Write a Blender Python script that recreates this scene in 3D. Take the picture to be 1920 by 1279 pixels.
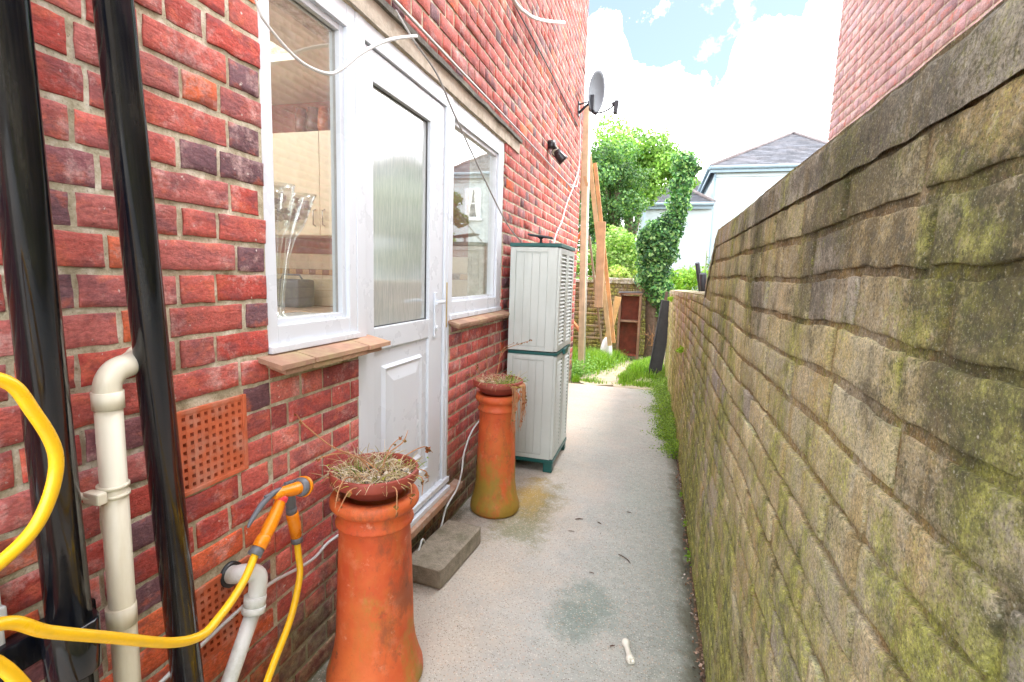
import bpy, bmesh, math, random
import numpy as np
from mathutils import Vector, Matrix
random.seed(7); rng = np.random.default_rng(11)
scene = bpy.context.scene
for o in list(bpy.data.objects): bpy.data.objects.remove(o)

# ------------------------------------------------------------------ camera
cd = bpy.data.cameras.new("camera"); cam = bpy.data.objects.new("camera", cd)
scene.collection.objects.link(cam); scene.camera = cam
cd.sensor_width = 36.0; cd.lens = 950.0/1920*36; cd.clip_start = .02; cd.clip_end = 2000
_r = (0.960594, 0.276197, 0.031219); _u = (-0.065421, 0.115501, 0.991151); _b = (0.270147, -0.954136, 0.129018)
cam.matrix_world = Matrix(((_r[0], _u[0], _b[0], 1.08), (_r[1], _u[1], _b[1], 0.0), (_r[2], _u[2], _b[2], 1.43), (0, 0, 0, 1)))

# ------------------------------------------------------------------ node helper
class NT:
    def __init__(s, tree): s.t = tree; s.n = tree.nodes; s.l = tree.links
    def new(s, kind, **kw):
        n = s.n.new(kind)
        for k, v in kw.items(): setattr(n, k, v)
        return n
    def put(s, sock, v):
        if v is None: return
        if hasattr(v, 'is_output') or isinstance(v, bpy.types.NodeSocket): s.l.new(v, sock)
        else:
            if hasattr(sock, 'default_value'):
                dv = sock.default_value
                if hasattr(dv, '__len__') and len(dv) == 4 and len(v) == 3: v = (*v, 1)
                sock.default_value = v
    def math(s, op, a, b=None, c=None, clamp=False):
        n = s.new('ShaderNodeMath', operation=op); n.use_clamp = clamp
        s.put(n.inputs[0], a); s.put(n.inputs[1], b)
        if c is not None: s.put(n.inputs[2], c)
        return n.outputs[0]
    def mix(s, f, a, b, mode='MIX'):
        n = s.new('ShaderNodeMix', data_type='RGBA', blend_type=mode)
        s.put(n.inputs[0], f); s.put(n.inputs[6], a); s.put(n.inputs[7], b); return n.outputs[2]
    def noise(s, vec, scale, detail=4, rough=.6, out=0, dist=0):
        n = s.new('ShaderNodeTexNoise'); s.put(n.inputs['Vector'], vec)
        n.inputs['Scale'].default_value = scale; n.inputs['Detail'].default_value = detail
        n.inputs['Roughness'].default_value = rough; n.inputs['Distortion'].default_value = dist
        return n.outputs[out]
    def vor(s, vec, scale, feature='F1', out='Distance'):
        n = s.new('ShaderNodeTexVoronoi', feature=feature); s.put(n.inputs['Vector'], vec)
        n.inputs['Scale'].default_value = scale; return n.outputs[out]
    def ramp(s, f, stops, interp='LINEAR'):
        n = s.new('ShaderNodeValToRGB'); s.put(n.inputs[0], f); cr = n.color_ramp; cr.interpolation = interp
        while len(cr.elements) < len(stops): cr.elements.new(.5)
        for e, (p, c) in zip(cr.elements, stops):
            e.position = p; e.color = (c, c, c, 1) if not hasattr(c, '__len__') else (*c, 1)
        return n.outputs[0]
    def mapr(s, v, a, b, c=0., d=1.):
        n = s.new('ShaderNodeMapRange'); s.put(n.inputs[0], v)
        for i, q in enumerate((a, b, c, d)): n.inputs[i+1].default_value = q
        return n.outputs[0]
    def pos(s): return s.new('ShaderNodeNewGeometry').outputs['Position']
    def sep(s, v):
        n = s.new('ShaderNodeSeparateXYZ'); s.put(n.inputs[0], v); return n.outputs
    def scalev(s, v, sc):
        n = s.new('ShaderNodeVectorMath', operation='MULTIPLY'); s.put(n.inputs[0], v); n.inputs[1].default_value = sc; return n.outputs[0]
    def bump(s, h, strength=.3, dist=.01, normal=None):
        n = s.new('ShaderNodeBump'); n.inputs['Strength'].default_value = strength; n.inputs['Distance'].default_value = dist
        s.put(n.inputs['Height'], h)
        if normal is not None: s.put(n.inputs['Normal'], normal)
        return n.outputs[0]

# ------------------------------------------------------------------ world: blue sky with cumulus
SUN_EL, SUN_AZ = math.radians(58), math.radians(62)      # azimuth measured from +Y towards +X
world = bpy.data.worlds.new("World"); scene.world = world; world.use_nodes = True
w = NT(world.node_tree); w.n.clear()
sky = w.new('ShaderNodeTexSky', sky_type='NISHITA'); sky.sun_disc = False
sky.sun_elevation = SUN_EL; sky.sun_rotation = SUN_AZ; sky.air_density = 1.0; sky.dust_density = 1.2; sky.ozone_density = 1.5
bgs = w.new('ShaderNodeBackground'); w.l.new(w.mix(.55, sky.outputs[0], (1.35, 1.62, 1.75)), bgs.inputs[0]); bgs.inputs[1].default_value = .05
bgc = w.new('ShaderNodeBackground'); bgc.inputs[1].default_value = .93
tc = w.new('ShaderNodeTexCoord').outputs['Generated']
X, Y, Z = w.sep(tc)
az = w.math('ARCTAN2', X, Y)
t = w.math('DIVIDE', Z, w.math('SQRT', w.math('ADD', w.math('ADD', w.math('MULTIPLY', X, X), w.math('MULTIPLY', Y, Y)), .0001)))
n1 = w.noise(tc, 9, 7, .62); n2 = w.noise(tc, 34, 5, .6)
edge = w.ramp(w.mapr(az, -.25, .35), [(0, .50), (.25, .47), (.30, .385), (.42, .372), (.53, .352), (.565, .36), (.59, .425), (.66, .445), (.72, .44), (.745, .43), (.80, .50), (1, .55)])
tt = w.math('ADD', t, w.math('MULTIPLY', w.math('SUBTRACT', n1, .5), .13))
tt = w.math('ADD', tt, w.math('MULTIPLY', w.math('SUBTRACT', n2, .5), .035))
low = w.mapr(w.math('SUBTRACT', edge, tt), -.004, .006)
n3 = w.noise(w.scalev(tc, (1, 1, 1.6)), 3.1, 8, .62, dist=.4)
high = w.math('MULTIPLY', w.mapr(n3, .44, .54), w.mapr(t, .50, .62))
wisp = w.math('MULTIPLY', w.mapr(w.noise(w.scalev(tc, (1, 1, 1)), 17, 6, .65), .57, .70, 0, .8), w.mapr(az, .0, -.09, .25, 1))
mask = w.math('MAXIMUM', w.math('MAXIMUM', low, high), wisp, clamp=True)
w.l.new(w.mix(w.mapr(n1, .3, .7), (.93, .95, .99), (1, 1, 1)), bgc.inputs[0])
ms = w.new('ShaderNodeMixShader'); w.l.new(mask, ms.inputs[0]); w.l.new(bgs.outputs[0], ms.inputs[1]); w.l.new(bgc.outputs[0], ms.inputs[2])
wo = w.new('ShaderNodeOutputWorld'); w.l.new(ms.outputs[0], wo.inputs[0])
# ------------------------------------------------------------------ sun (soft, through thin cloud)
sd = bpy.data.lights.new("sun", 'SUN'); sd.energy = .5; sd.angle = math.radians(14); sd.color = (1, .965, .91)
sun = bpy.data.objects.new("sun", sd); scene.collection.objects.link(sun)
dv = Vector((math.sin(SUN_AZ)*math.cos(SUN_EL), math.cos(SUN_AZ)*math.cos(SUN_EL), math.sin(SUN_EL)))
sun.rotation_euler = dv.to_track_quat('Z', 'Y').to_euler()
scene.view_settings.view_transform = 'Standard'; scene.view_settings.look = 'None'
scene.view_settings.exposure = 3.08; scene.view_settings.gamma = 1
scene.render.engine = 'CYCLES'
scene.cycles.max_bounces = 8; scene.cycles.diffuse_bounces = 5; scene.cycles.transparent_max_bounces = 12
scene.cycles.sample_clamp_indirect = 6; scene.cycles.caustics_reflective = False; scene.cycles.caustics_refractive = False

# ------------------------------------------------------------------ scene helpers
C = scene.collection
def props(o, label=None, cat=None, group=None, kind=None):
    if label: o['label'] = label
    if cat: o['category'] = cat
    if group: o['group'] = group
    if kind: o['kind'] = kind
    return o
def thing(name, label, cat, loc=(0, 0, 0), group=None):
    o = bpy.data.objects.new(name, None); o.empty_display_size = .1; C.objects.link(o); o.location = loc
    return props(o, label, cat, group)
class MB:
    """collects geometry for one mesh object (world coordinates)"""
    def __init__(s): s.v = []; s.f = []; s.m = []; s.c = []; s.mi = 0; s.col = (1, 1, 1); s.sm = []; s.smooth = False; s.arris = False
    def add(s, vs, fs, smooth=None):
        b = len(s.v); s.v.extend([tuple(map(float, p)) for p in vs]); s.c.extend([s.col]*len(vs))
        sm = s.smooth if smooth is None else smooth
        for f in fs: s.f.append(tuple(b+i for i in f)); s.m.append(s.mi); s.sm.append(sm)
    def box(s, x0, x1, y0, y1, z0, z1, faces='xXyYzZ', bev=0):
        if bev:
            bm = bmesh.new(); bmesh.ops.create_cube(bm, size=1)
            for v in bm.verts: v.co = Vector(((x0+x1)/2+v.co.x*(x1-x0), (y0+y1)/2+v.co.y*(y1-y0), (z0+z1)/2+v.co.z*(z1-z0)))
            bmesh.ops.bevel(bm, geom=bm.edges[:], offset=bev, segments=2, affect='EDGES', profile=.6)
            bm.verts.index_update(); s.add([v.co[:] for v in bm.verts], [[v.index for v in f.verts] for f in bm.faces]); bm.free(); return
        vs = [(x, y, z) for x in (x0, x1) for y in (y0, y1) for z in (z0, z1)]
        F = {'x': (0, 1, 3, 2), 'X': (4, 6, 7, 5), 'y': (0, 4, 5, 1), 'Y': (2, 3, 7, 6), 'z': (0, 2, 6, 4), 'Z': (1, 5, 7, 3)}
        s.add(vs, [F[k] for k in faces])
    def beam(s, a, b, w, h, up=(0, 0, 1), bev=.003):
        a, b = Vector(a), Vector(b); d = b-a; L = d.length; d.normalize()
        sx = d.cross(Vector(up)).normalized(); sz = sx.cross(d)
        bm = bmesh.new(); bmesh.ops.create_cube(bm, size=1)
        for v in bm.verts: v.co = Vector((v.co.x*w, v.co.y*L, v.co.z*h))
        if bev: bmesh.ops.bevel(bm, geom=bm.edges[:], offset=bev, segments=1, affect='EDGES')
        bm.verts.index_update(); mid = (a+b)/2
        s.add([(mid+sx*v.co.x+d*v.co.y+sz*v.co.z)[:] for v in bm.verts], [[v.index for v in f.verts] for f in bm.faces]); bm.free()
    def tube(s, pts, r, n=12, smoothpath=0, cap=True):
        pts = [Vector(p) for p in pts]
        rs = list(r) if hasattr(r, '__len__') else [r]*len(pts)
        if smoothpath:
            P = []; Rr = []
            for i in range(len(pts)-1):
                p0 = pts[max(i-1, 0)]; p1 = pts[i]; p2 = pts[i+1]; p3 = pts[min(i+2, len(pts)-1)]
                for k in range(smoothpath):
                    t_ = k/smoothpath
                    P.append(.5*((2*p1)+(p2-p0)*t_+(2*p0-5*p1+4*p2-p3)*t_**2+(3*p1-p0-3*p2+p3)*t_**3)); Rr.append(rs[i]*(1-t_)+rs[i+1]*t_)
            P.append(pts[-1]); Rr.append(rs[-1]); pts, rs = P, Rr
        vs = []; fs = []; ref = None
        for i, p in enumerate(pts):
            d = (pts[min(i+1, len(pts)-1)]-pts[max(i-1, 0)]).normalized()
            if ref is None: ref = Vector((0, 0, 1)) if abs(d.z) < .8 else Vector((0, 1, 0))
            a = ref - d*ref.dot(d)
            if a.length < 1e-5: a = d.orthogonal()
            a.normalize(); ref = a; b = d.cross(a)
            for k in range(n):
                th = 2*math.pi*k/n; vs.append((p+(a*math.cos(th)+b*math.sin(th))*rs[i])[:])
        for i in range(len(pts)-1):
            for k in range(n): fs.append((i*n+k, i*n+(k+1) % n, (i+1)*n+(k+1) % n, (i+1)*n+k))
        s.add(vs, fs, True)
        if cap:
            b = len(s.v)-len(vs)
            s.f.append(tuple(b+k for k in range(n))[::-1]); s.m.append(s.mi); s.sm.append(False)
            s.f.append(tuple(b+(len(pts)-1)*n+k for k in range(n))); s.m.append(s.mi); s.sm.append(False)
    def lathe(s, prof, cx, cy, n=64, jit=0, smooth=True):
        vs = []; fs = []
        for (r, z) in prof:
            for k in range(n):
                th = 2*math.pi*k/n; vs.append((cx+r*math.cos(th), cy+r*math.sin(th), z))
        for i in range(len(prof)-1):
            for k in range(n): fs.append((i*n+k, i*n+(k+1) % n, (i+1)*n+(k+1) % n, (i+1)*n+k))
        s.add(vs, fs, smooth)
    def leaf(s, p, size, nrm=None, asp=.6, fold=.25):
        p = Vector(p)
        d = Vector(nrm) if nrm is not None else Vector((random.gauss(0, 1), random.gauss(0, 1), random.gauss(0, 1)))
        d.normalize(); a = d.cross(Vector((random.gauss(0, 1), random.gauss(0, 1), random.gauss(0, 1)))).normalized(); b = d.cross(a)
        L, W = size, size*asp
        s.add([(p-a*L*.5)[:], (p-a*L*.12+b*W*.5+d*L*fold*.3)[:], (p+a*L*.5)[:], (p-a*L*.12-b*W*.5+d*L*fold*.3)[:]], [(0, 1, 2), (0, 2, 3)], False)
    def build(s, name, mats, parent=None):
        me = bpy.data.meshes.new(name); me.from_pydata(s.v, [], s.f)
        mats = mats if isinstance(mats, (list, tuple)) else [mats]
        for m in mats: me.materials.append(m)
        me.polygons.foreach_set('material_index', s.m); me.polygons.foreach_set('use_smooth', s.sm)
        ca = me.color_attributes.new('col', 'FLOAT_COLOR', 'POINT')
        arr = np.ones((len(s.v), 4), np.float32); arr[:, :3] = np.array(s.c, np.float32).reshape(-1, 3); ca.data.foreach_set('color', arr.ravel())
        me.update(); o = bpy.data.objects.new(name, me); C.objects.link(o)
        if parent is not None:
            o.parent = parent; o.matrix_parent_inverse = Matrix.Translation(-Vector(parent.location)) if parent.parent is None else Matrix.Identity(4)
            if parent.parent is not None:
                pm = parent.matrix_parent_inverse; o.matrix_parent_inverse = Matrix.Identity(4)
        return o

# ------------------------------------------------------------------ materials
def newmat(name):
    m = bpy.data.materials.new(name); m.use_nodes = True; nt = NT(m.node_tree); nt.n.clear()
    out = nt.new('ShaderNodeOutputMaterial'); p = nt.new('ShaderNodeBsdfPrincipled'); nt.l.new(p.outputs[0], out.inputs[0])
    return m, nt, p, out
def attr(nt):
    a = nt.new('ShaderNodeAttribute'); a.attribute_name = 'col'; return a.outputs['Color']
def plain(name, col, rough=.5, var=.15, sc=8, bump=.1, bsc=60, dirt=None, dirtamt=.5, dsc=5, metal=0, coat=0, streak=False, usecol=False, bd=.004):
    m, nt, p, out = newmat(name); P = nt.pos()
    base = nt.mix(nt.mapr(nt.noise(P, sc, 5), .3, .7), tuple(c*(1-var) for c in col), tuple(min(1, c*(1+var)) for c in col))
    if usecol: base = nt.mix(1., base, attr(nt), 'MULTIPLY')
    if dirt is not None:
        v = nt.scalev(P, (1, 1, .15)) if streak else P
        f = nt.math('MULTIPLY', nt.mapr(nt.noise(v, dsc, 8, .68), .48, .68), dirtamt); base = nt.mix(f, base, dirt)
    nt.put(p.inputs['Base Color'], base); p.inputs['Metallic'].default_value = metal
    nt.put(p.inputs['Roughness'], nt.mapr(nt.noise(P, sc*3, 4), .3, .7, max(0, rough-.08), min(1, rough+.08)))
    if coat: p.inputs['Coat Weight'].default_value = coat
    if bump: nt.put(p.inputs['Normal'], nt.bump(nt.noise(P, bsc, 6, .65), bump, bd))
    return m
def leafmat(name, trans=.35):
    m, nt, p, out = newmat(name); a = attr(nt)
    nt.put(p.inputs['Base Color'], a); p.inputs['Roughness'].default_value = .45; p.inputs['Specular IOR Level'].default_value = .35
    tr = nt.new('ShaderNodeBsdfTranslucent'); nt.put(tr.inputs[0], nt.mix(1., a, (1.0, 1.15, .5), 'MULTIPLY'))
    mx = nt.new('ShaderNodeMixShader'); mx.inputs[0].default_value = trans
    nt.l.new(p.outputs[0], mx.inputs[1]); nt.l.new(tr.outputs[0], mx.inputs[2]); nt.l.new(mx.outputs[0], out.inputs[0]); return m

def brick_material():
    m, nt, p, out = newmat('red_brick'); P = nt.pos(); a = attr(nt); x, y, z = nt.sep(P)
    f1 = nt.noise(P, 22, 7, .7); f2 = nt.noise(nt.scalev(P, (1, 1, 2.4)), 75, 6, .7)
    c = nt.mix(nt.mapr(f1, .35, .68, 0, .55), a, nt.mix(1., a, (.52, .42, .45), 'MULTIPLY'))
    c = nt.mix(nt.mapr(f2, .42, .7, 0, .42), c, nt.mix(.5, a, (.62, .25, .2)))
    c = nt.mix(nt.mapr(nt.noise(nt.scalev(P, (1, 1, 1.6)), 10, 5, .6), .50, .60, 0, .8), c, nt.mix(.35, (.13, .055, .07), a))
    c = nt.mix(nt.mapr(nt.noise(nt.scalev(P, (1, 1, 1.6)), 12, 5, .6), .46, .36, 0, .5), c, (.66, .15, .075))
    # fine dark pits, pale bloom of lime
    c = nt.mix(nt.mapr(nt.noise(P, 140, 4, .6), .62, .72, 0, .6), c, (.07, .03, .025))
    c = nt.mix(nt.mapr(nt.noise(P, 6.5, 9, .78), .53, .66, 0, .60), c, (.72, .50, .47))
    c = nt.mix(nt.mapr(nt.noise(P, 55, 3, .5), .70, .76, 0, .8), c, (.75, .70, .64))
    # damp and algae low on the wall, with its own ragged outline
    lowm = nt.math('ADD', nt.mapr(z, .62, .15, 0, 1), nt.math('MULTIPLY', nt.math('SUBTRACT', nt.noise(P, 5, 7, .7), .5), 1.7))
    c = nt.mix(nt.math('MULTIPLY', nt.mapr(lowm, .42, .85), .72), c, nt.mix(nt.mapr(nt.noise(P, 30, 5), .4, .6), (.035, .04, .02), (.17, .19, .09)))
    gv = nt.new('ShaderNodeCombineXYZ'); gr = nt.math('MULTIPLY', nt.mapr(nt.noise(nt.scalev(P, (1, 1, 1.7)), 90, 6, .8), .36, .64, .66, 1.26), nt.mapr(nt.noise(P, 1.3, 5, .6), .35, .65, .82, 1.12))
    for i_ in range(3): nt.put(gv.inputs[i_], gr)
    c = nt.mix(1., c, gv.outputs[0], 'MULTIPLY')
    nt.put(p.inputs['Base Color'], c); nt.put(p.inputs['Roughness'], nt.mapr(f1, .3, .7, .62, .9))
    crack = nt.math('POWER', nt.vor(nt.scalev(P, (1, 1, 2.2)), 26, 'DISTANCE_TO_EDGE'), .4)
    h = nt.math('ADD', nt.math('MULTIPLY', nt.noise(nt.scalev(P, (1, 1, 1.8)), 45, 8, .72), 1.), nt.math('MULTIPLY', crack, .35))
    nt.put(p.inputs['Normal'], nt.bump(h, .55, .008)); return m
def mortar_material():
    m, nt, p, out = newmat('lime_mortar'); P = nt.pos(); x, y, z = nt.sep(P)
    c = nt.ramp(nt.noise(P, 18, 7, .7), [(.3, (.24, .20, .12)), (.5, (.48, .43, .31)), (.68, (.76, .72, .62))])
    c = nt.mix(nt.mapr(nt.noise(P, 160, 3, .5), .6, .7, 0, .5), c, (.12, .10, .07))
    lowm = nt.math('ADD', nt.mapr(z, .62, .15, 0, 1), nt.math('MULTIPLY', nt.math('SUBTRACT', nt.noise(P, 5, 7, .7), .5), 1.7))
    c = nt.mix(nt.math('MULTIPLY', nt.mapr(lowm, .42, .85), .75), c, (.16, .17, .08))
    nt.put(p.inputs['Base Color'], c); p.inputs['Roughness'].default_value = .95
    nt.put(p.inputs['Normal'], nt.bump(nt.noise(P, 110, 8, .7), .7, .006)); return m
def gardenwall_material():
    m, nt, p, out = newmat('weathered_wall_brick'); P = nt.pos(); a = attr(nt); x, y, z = nt.sep(P)
    c = nt.mix(nt.mapr(nt.noise(P, 16, 8, .72), .42, .64, 0, .6), a, nt.mix(1., a, (.6, .52, .38), 'MULTIPLY'))
    c = nt.mix(nt.mapr(nt.noise(P, 70, 6, .75), .49, .62, 0, .5), c, (.66, .60, .47))
    c = nt.mix(nt.mapr(nt.noise(P, 5, 6, .7), .50, .60, 0, .35), c, (.60, .56, .46))
    fine = nt.noise(P, 120, 6, .8); fm = nt.math('MULTIPLY', nt.math('SUBTRACT', fine, .5), .55)
    # ochre run-off streaks
    st = nt.noise(nt.scalev(P, (6, 6, .7)), 2.2, 7, .7)
    c = nt.mix(nt.mapr(st, .52, .62, 0, .6), c, (.52, .35, .11))
    # moss and algae: green, stronger low down
    g = nt.math('ADD', nt.noise(nt.scalev(P, (1, 1.2, .7)), 4.2, 9, .72), nt.mapr(z, 1.1, .10, .0, .13))
    g = nt.math('ADD', g, fm)
    gc = nt.ramp(nt.noise(P, 25, 6, .7), [(.38, (.08, .095, .012)), (.50, (.27, .29, .03)), (.62, (.56, .56, .12))])
    c = nt.mix(nt.mapr(g, .47, .60, 0, .85), c, gc)
    # black lichen and soot in ragged patches, heaviest near the coping and at the near end
    dk = nt.math('ADD', nt.math('ADD', nt.noise(P, 3.0, 9, .72), nt.mapr(z, .95, 1.62, -.05, .10)), fm)
    dk = nt.math('ADD', dk, nt.mapr(y, 2.6, .5, -.05, .045))
    c = nt.mix(nt.mapr(dk, .56, .635, 0, .74), c, nt.mix(nt.mapr(nt.noise(P, 45, 5, .7), .4, .62), (.030, .026, .014), (.13, .10, .045)))
    sp1 = nt.noise(P, 330, 4, .8)
    c = nt.mix(nt.mapr(sp1, .54, .64, 0, .72), c, (.05, .045, .02))
    c = nt.mix(nt.mapr(sp1, .42, .34, 0, .55), c, (.74, .70, .54))
    # bright moss specks and pale lichen crust on the dark skin
    c = nt.mix(nt.mapr(nt.noise(P, 34, 7, .8), .60, .68, 0, .75), c, (.30, .33, .05))
    c = nt.mix(nt.mapr(nt.noise(nt.scalev(P, (1, 1, 1.4)), 62, 7, .8), .62, .68, 0, .75), c, (.62, .58, .44))
    c = nt.mix(nt.mapr(nt.vor(P, 60), .05, .12, .6, 0), c, (.60, .57, .45))
    grain = nt.math('MULTIPLY', nt.mapr(fine, .36, .64, .70, 1.55), nt.mapr(nt.noise(P, 230, 3, .7), .35, .65, .72, 1.22))
    gv = nt.new('ShaderNodeCombineXYZ')
    for i_ in range(3): nt.put(gv.inputs[i_], grain)
    c = nt.mix(1., c, gv.outputs[0], 'MULTIPLY')
    nt.put(p.inputs['Base Color'], c); p.inputs['Roughness'].default_value = .93
    h = nt.math('ADD', nt.noise(P, 34, 10, .82), nt.math('ADD', nt.math('MULTIPLY', fine, .6), nt.math('MULTIPLY', sp1, .35)))
    nt.put(p.inputs['Normal'], nt.bump(h, 1., .018)); return m
def wallmortar_material():
    m, nt, p, out = newmat('weathered_wall_mortar'); P = nt.pos(); x, y, z = nt.sep(P)
    c = nt.ramp(nt.noise(P, 12, 8, .75), [(.32, (.07, .055, .03)), (.5, (.21, .16, .08)), (.72, (.42, .35, .22))])
    g = nt.math('ADD', nt.noise(P, 4.6, 9, .76), nt.mapr(z, 1.1, .15, 0, .16))
    c = nt.mix(nt.mapr(g, .54, .76, 0, .7), c, (.16, .18, .04))
    nt.put(p.inputs['Base Color'], c); p.inputs['Roughness'].default_value = .95
    nt.put(p.inputs['Normal'], nt.bump(nt.noise(P, 60, 8, .75), .9, .012)); return m
def concrete_material():
    m, nt, p, out = newmat('path_concrete'); P = nt.pos(); x, y, z = nt.sep(P)
    c = nt.mix(nt.mapr(nt.noise(P, 1.7, 6, .65), .38, .66), (.37, .365, .34), (.48, .475, .445))
    # worn cement skin: pinkish sand aggregate shows in patches
    c = nt.mix(nt.mapr(nt.noise(P, 2.6, 5, .6), .5, .68, 0, .6), c, (.50, .445, .385))
    side = nt.math('ADD', nt.mapr(x, .45, 1.15), nt.math('MULTIPLY', nt.math('SUBTRACT', nt.noise(P, 2.2, 8, .7), .5), 2.2))
    c = nt.mix(nt.mapr(side, .35, .9, 0, .75), c, nt.mix(nt.mapr(nt.noise(P, 30, 6, .7), .4, .6), (.27, .305, .275), (.375, .395, .36)))
    c = nt.mix(nt.mapr(side, .45, -.1, 0, .6), c, (.54, .46, .37))
    # damp green-grey patches
    def patch(cx_, cy_, sx_, sy_, amt, col, c):
        dx = nt.math('DIVIDE', nt.math('SUBTRACT', x, cx_), sx_); dy = nt.math('DIVIDE', nt.math('SUBTRACT', y, cy_), sy_)
        d = nt.math('SQRT', nt.math('ADD', nt.math('MULTIPLY', dx, dx), nt.math('MULTIPLY', dy, dy)))
        d = nt.math('ADD', d, nt.math('MULTIPLY', nt.math('SUBTRACT', nt.noise(P, 6, 9, .78), .5), 3.2))
        return nt.mix(nt.mapr(d, 1.15, .35, 0, amt), c, col)
    c = patch(.86, 2.05, .15, .22, .75, (.17, .23, .20), c)
    c = patch(1.33, 2.7, .20, 2.4, .55, (.24, .28, .24), c)
    c = patch(1.05, 3.3, .14, .5, .35, (.30, .34, .30), c)
    c = patch(.70, 4.8, .3, 1.1, .4, (.33, .38, .34), c)
    c = patch(.40, 2.95, .20, .52, .85, (.20, .17, .06), c)
    c = patch(.36, 3.1, .12, .30, .75, (.46, .30, .07), c)
    c = patch(.42, 2.62, .13, .16, .7, (.20, .21, .12), c)
    c = patch(.02, 2.2, .13, .9, .75, (.09, .085, .05), c)
    c = patch(.05, 1.2, .2, .5, .7, (.13, .12, .07), c)
    ag = nt.vor(P, 150, out='Color'); agd = nt.vor(P, 150)
    sp = nt.sep(ag)[0]
    c = nt.mix(nt.math('MULTIPLY', nt.mapr(sp, .78, .84), nt.mapr(agd, .46, .2, 0, .7)), c, (.74, .70, .62))
    c = nt.mix(nt.math('MULTIPLY', nt.mapr(sp, .30, .24), nt.mapr(agd, .48, .22, 0, .8)), c, (.19, .14, .10))
    c = nt.mix(nt.mapr(nt.noise(P, 60, 6, .75), .60, .70, 0, .35), c, (.24, .23, .2))
    nt.put(p.inputs['Base Color'], c); nt.put(p.inputs['Roughness'], nt.mapr(nt.noise(P, 3, 4), .3, .7, .62, .92))
    c = nt.mix(nt.math('MULTIPLY', nt.mapr(sp, .52, .47), nt.mapr(sp, .42, .45, 0, .45)), c, (.56, .38, .27))
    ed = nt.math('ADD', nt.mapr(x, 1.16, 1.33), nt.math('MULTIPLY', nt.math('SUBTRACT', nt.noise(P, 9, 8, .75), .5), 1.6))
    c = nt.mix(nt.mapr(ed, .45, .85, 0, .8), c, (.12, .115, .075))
    nt.put(p.inputs['Base Color'], c)
    h = nt.math('ADD', nt.noise(P, 120, 6, .7), nt.math('MULTIPLY', nt.noise(P, 9, 5), 1.6))
    nt.put(p.inputs['Normal'], nt.bump(h, .6, .007)); return m
def terracotta(name, algae):
    m, nt, p, out = newmat(name); P = nt.pos(); x, y, z = nt.sep(P)
    c = nt.mix(nt.mapr(nt.noise(P, 4, 6, .6), .35, .65), (.52, .075, .020), (.68, .15, .035))
    c = nt.mix(nt.mapr(nt.noise(P, 9, 6, .7), .55, .72, 0, .6), c, (.72, .26, .14))
    c = nt.mix(nt.mapr(nt.noise(P, 90, 5, .7), .60, .70, 0, .5), c, (.25, .06, .03))
    c = nt.mix(nt.mapr(nt.noise(P, 11, 8, .75), .60, .68, 0, .75), c, (.16, .05, .03))
    c = nt.mix(nt.mapr(nt.noise(nt.scalev(P, (1, 1, .4)), 7, 6, .65), .50, .62, 0, .5), c, (.46, .17, .03))
    c = nt.mix(nt.mapr(nt.noise(nt.scalev(P, (1, 1, .5)), 5, 9, .78), .53, .62, 0, .65), c, (.20, .065, .03))
    c = nt.mix(nt.mapr(nt.noise(P, 17, 7, .8), .62, .70, 0, .45), c, (.80, .48, .34))
    g = nt.math('ADD', nt.noise(nt.scalev(P, (1, 1, .6)), 6, 8, .72), nt.mapr(z, .65, .05, -.1, algae))
    g = nt.math('ADD', g, nt.mapr(x, .2, .34, -.04, .06))
    c = nt.mix(nt.mapr(g, .56, .72, 0, .85), c, nt.mix(nt.noise(P, 20, 4), (.17, .17, .02), (.42, .27, .035)))
    nt.put(p.inputs['Base Color'], c); nt.put(p.inputs['Roughness'], nt.mapr(nt.noise(P, 12, 5), .3, .7, .5, .85))
    nt.put(p.inputs['Normal'], nt.bump(nt.noise(P, 35, 8, .7), .25, .006)); return m
def glassmat(name, extra=0.):
    m, nt, p, out = newmat(name); nt.n.remove(p)
    lw = nt.new('ShaderNodeLayerWeight'); lw.inputs[0].default_value = .5
    r = nt.math('ADD', nt.math('MULTIPLY', nt.math('POWER', lw.outputs['Facing'], 4.), .9), .07+extra, clamp=True)
    tr = nt.new('ShaderNodeBsdfTransparent'); tr.inputs[0].default_value = (.97, .985, .975, 1)
    gl = nt.new('ShaderNodeBsdfGlossy'); gl.inputs['Roughness'].default_value = .005; gl.inputs[0].default_value = (.97, 1, .99, 1)
    P = nt.pos(); nt.put(gl.inputs['Normal'], nt.bump(nt.noise(P, 3, 2), .02, .02))
    mx = nt.new('ShaderNodeMixShader'); nt.l.new(r, mx.inputs[0]); nt.l.new(tr.outputs[0], mx.inputs[1]); nt.l.new(gl.outputs[0], mx.inputs[2])
    # a faint film of dust on the outside
    df = nt.new('ShaderNodeBsdfDiffuse'); df.inputs[0].default_value = (.8, .8, .78, 1)
    m2 = nt.new('ShaderNodeMixShader'); nt.put(m2.inputs[0], nt.mapr(nt.noise(nt.scalev(P, (1, 1, .5)), 5, 6, .6), .4, .75, .02, .07))
    nt.l.new(mx.outputs[0], m2.inputs[1]); nt.l.new(df.outputs[0], m2.inputs[2]); nt.l.new(m2.outputs[0], out.inputs[0]); return m
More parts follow.
